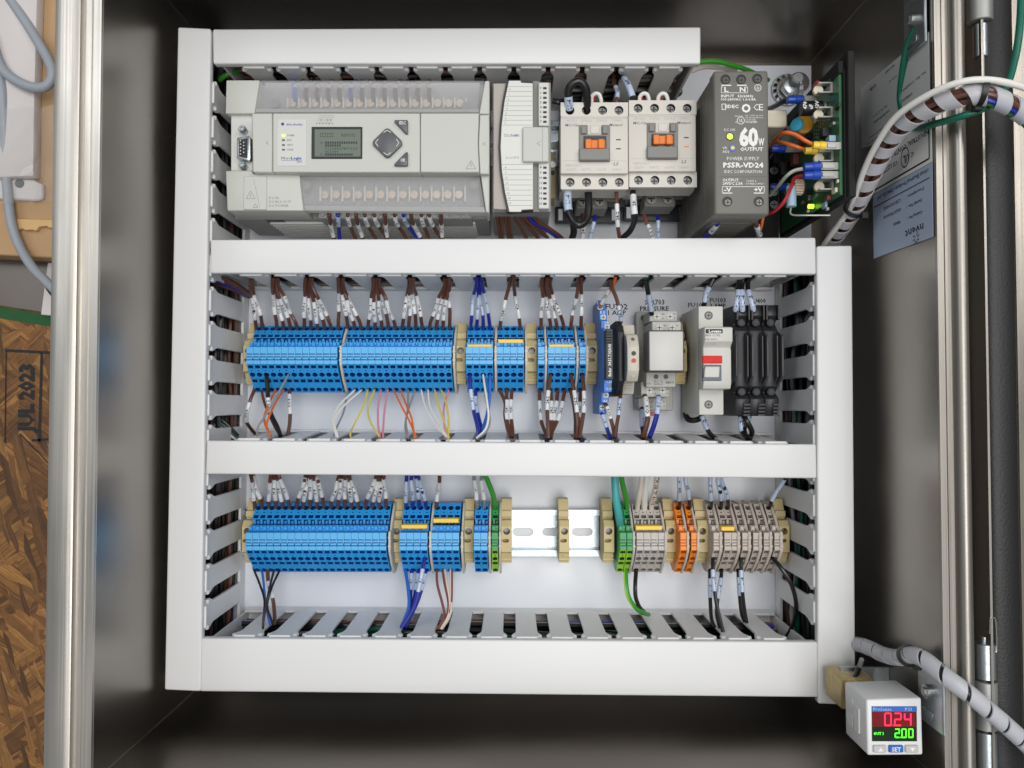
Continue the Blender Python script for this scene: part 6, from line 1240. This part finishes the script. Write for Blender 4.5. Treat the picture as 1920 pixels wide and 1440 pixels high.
# ------------------------------------------------------------------ pressure switch with lit display
z = 156; x, y = U(1678, 1365, z); se = thing('pressure_switch', 'white pressure switch with red and green digits and three buttons', 'pressure switch', (x, y, 100))
mk('disp_red', (120, 18, 26), 0.12, var=0.15, scale=60, coat=.6); mk('disp_dark', (20, 40, 14), 0.12, var=0.15, scale=60, coat=.6); mk('seg_red', (255, 28, 74), 0.4, var=0, emit=1.8); mk('seg_green', (80, 255, 30), 0.4, var=0, emit=1.5); mk('sw_white', (226, 226, 226), 0.42, var=0.01); mk('btn_blue', (26, 104, 190), 0.4, var=0.02); mk('btn_grey', (190, 190, 188), 0.45, var=0.02); mk('brass', (190, 170, 122), 0.45, 0.6, var=0.25, scale=160, bump=.4)
q = MB(); q.pprism([(1624.5, 1312), (1728, 1308.5), (1731, 1416), (1627, 1417)], 127, z); q.build('housing', 'sw_white', se, bevel=1.2, seg=3)
q = MB(); q.pbox(1634.5, 1324.5, 1719.5, 1390, z, z+.3); dp = q.build('display', 'disp_dark', se)
q = MB(); q.pbox(1634.8, 1324.8, 1719.2, 1334.5, z+.3, z+.4); q.ptext('ProSense', 1637, 1332.6, 6, z+.4, w=34, m=1, shear=.15); q.ptext('PSI', 1697, 1332.6, 5.5, z+.4, w=12, m=1); q.build('header', ['btn_blue', 'sleeve_blue'], dp)
q = MB(); q.pbox(1635, 1334.8, 1717, 1362.5, z+.3, z+.38); q.build('red_field', 'disp_red', dp)
SEG = {'0': 'abcdef', '2': 'abged', '4': 'fgbc'}
def seg7(q, ch, x, y, w, h, t, z):
    k = {'a': (x, y, x+w, y), 'b': (x+w, y, x+w, y+h/2), 'c': (x+w, y+h/2, x+w, y+h), 'd': (x, y+h, x+w, y+h), 'e': (x, y+h/2, x, y+h), 'f': (x, y, x, y+h/2), 'g': (x, y+h/2, x+w, y+h/2)}
    for s in SEG[ch]: q.pline(*k[s], t, z, m=0, lift=.1)
q = MB()
for i, ch in enumerate('024'): seg7(q, ch, 1659+18.5*i, 1337.5, 11.5, 22.5, 2.4, z+.38)
q.pline(1674, 1360, 1676.4, 1360, 2.4, z+.38, m=0, lift=.1); q.build('red_digits', 'seg_red', dp)
q = MB()
for i, ch in enumerate('200'): seg7(q, ch, 1678.5+12.6*i, 1367, 7.6, 15.5, 2.2, z+.3)
q.pline(1688, 1382.5, 1690, 1382.5, 2, z+.3, m=0, lift=.1); q.ptext('OUT 1', 1638, 1378, 5, z+.3, w=18, m=0, bold=.02); q.build('green_digits', 'seg_green', dp)
for i, (ax, bx) in enumerate(((1638, 1662.5), (1667, 1694.5), (1698, 1722.5))):
    q = MB(); q.pbox(ax, 1398, bx, 1411.5, z, z+1.2)
    if i == 1: q.ptext('SET', (ax+bx)/2, 1409, 7.5, z+1.2, w=17, al='C', bold=.02)
    else:
        c = (ax+bx)/2+1; yy = (1409, 1401.5) if i == 0 else (1402, 1409.5); p = [P3(c-5, yy[0], z+1.26), P3(c+5, yy[0], z+1.26), P3(c, yy[1], z+1.26)]; q.padd(p, [(0, 1, 2)] if i == 0 else [(0, 2, 1)], 1)
    q.build('button', ['btn_blue' if i == 1 else 'btn_grey', 'ink_white'], se, bevel=.4)
x0, y1 = U(1624.5, 1312, z); x1, y0 = U(1731, 1416, z)
for k in range(2): MB().box(x0-.5, x0+.1, y0+8+k*10, y0+14+k*10, 131, 139).build('side_rib', 'sw_white', se, bevel=.2)
MB().box(x0-.6, x0+.1, y0+8, y0+22, 141, 147).build('side_label', 'ink_white', se)
q = MB(); q.pbox(1577, 1272, 1640, 1330, 92, 116); q.build('brass_port', 'brass', se, bevel=.6)
MB().cyl((x-4, y+8, 104), 6, 22.5, n=6).build('fitting', 'brass', se, bevel=.4); MB().box(x-8, XR-.2, y+2, y+16, 100, 103).build('bracket', 'zinc', se)
q = MB(); q.tube(pp([(1606, 1282, 115), (1603, 1270, 112), (1608, 1258, 106), (1612, 1250, 98)], 5), 1.8, 8); q.build('cable_stub', 'w_black', se)
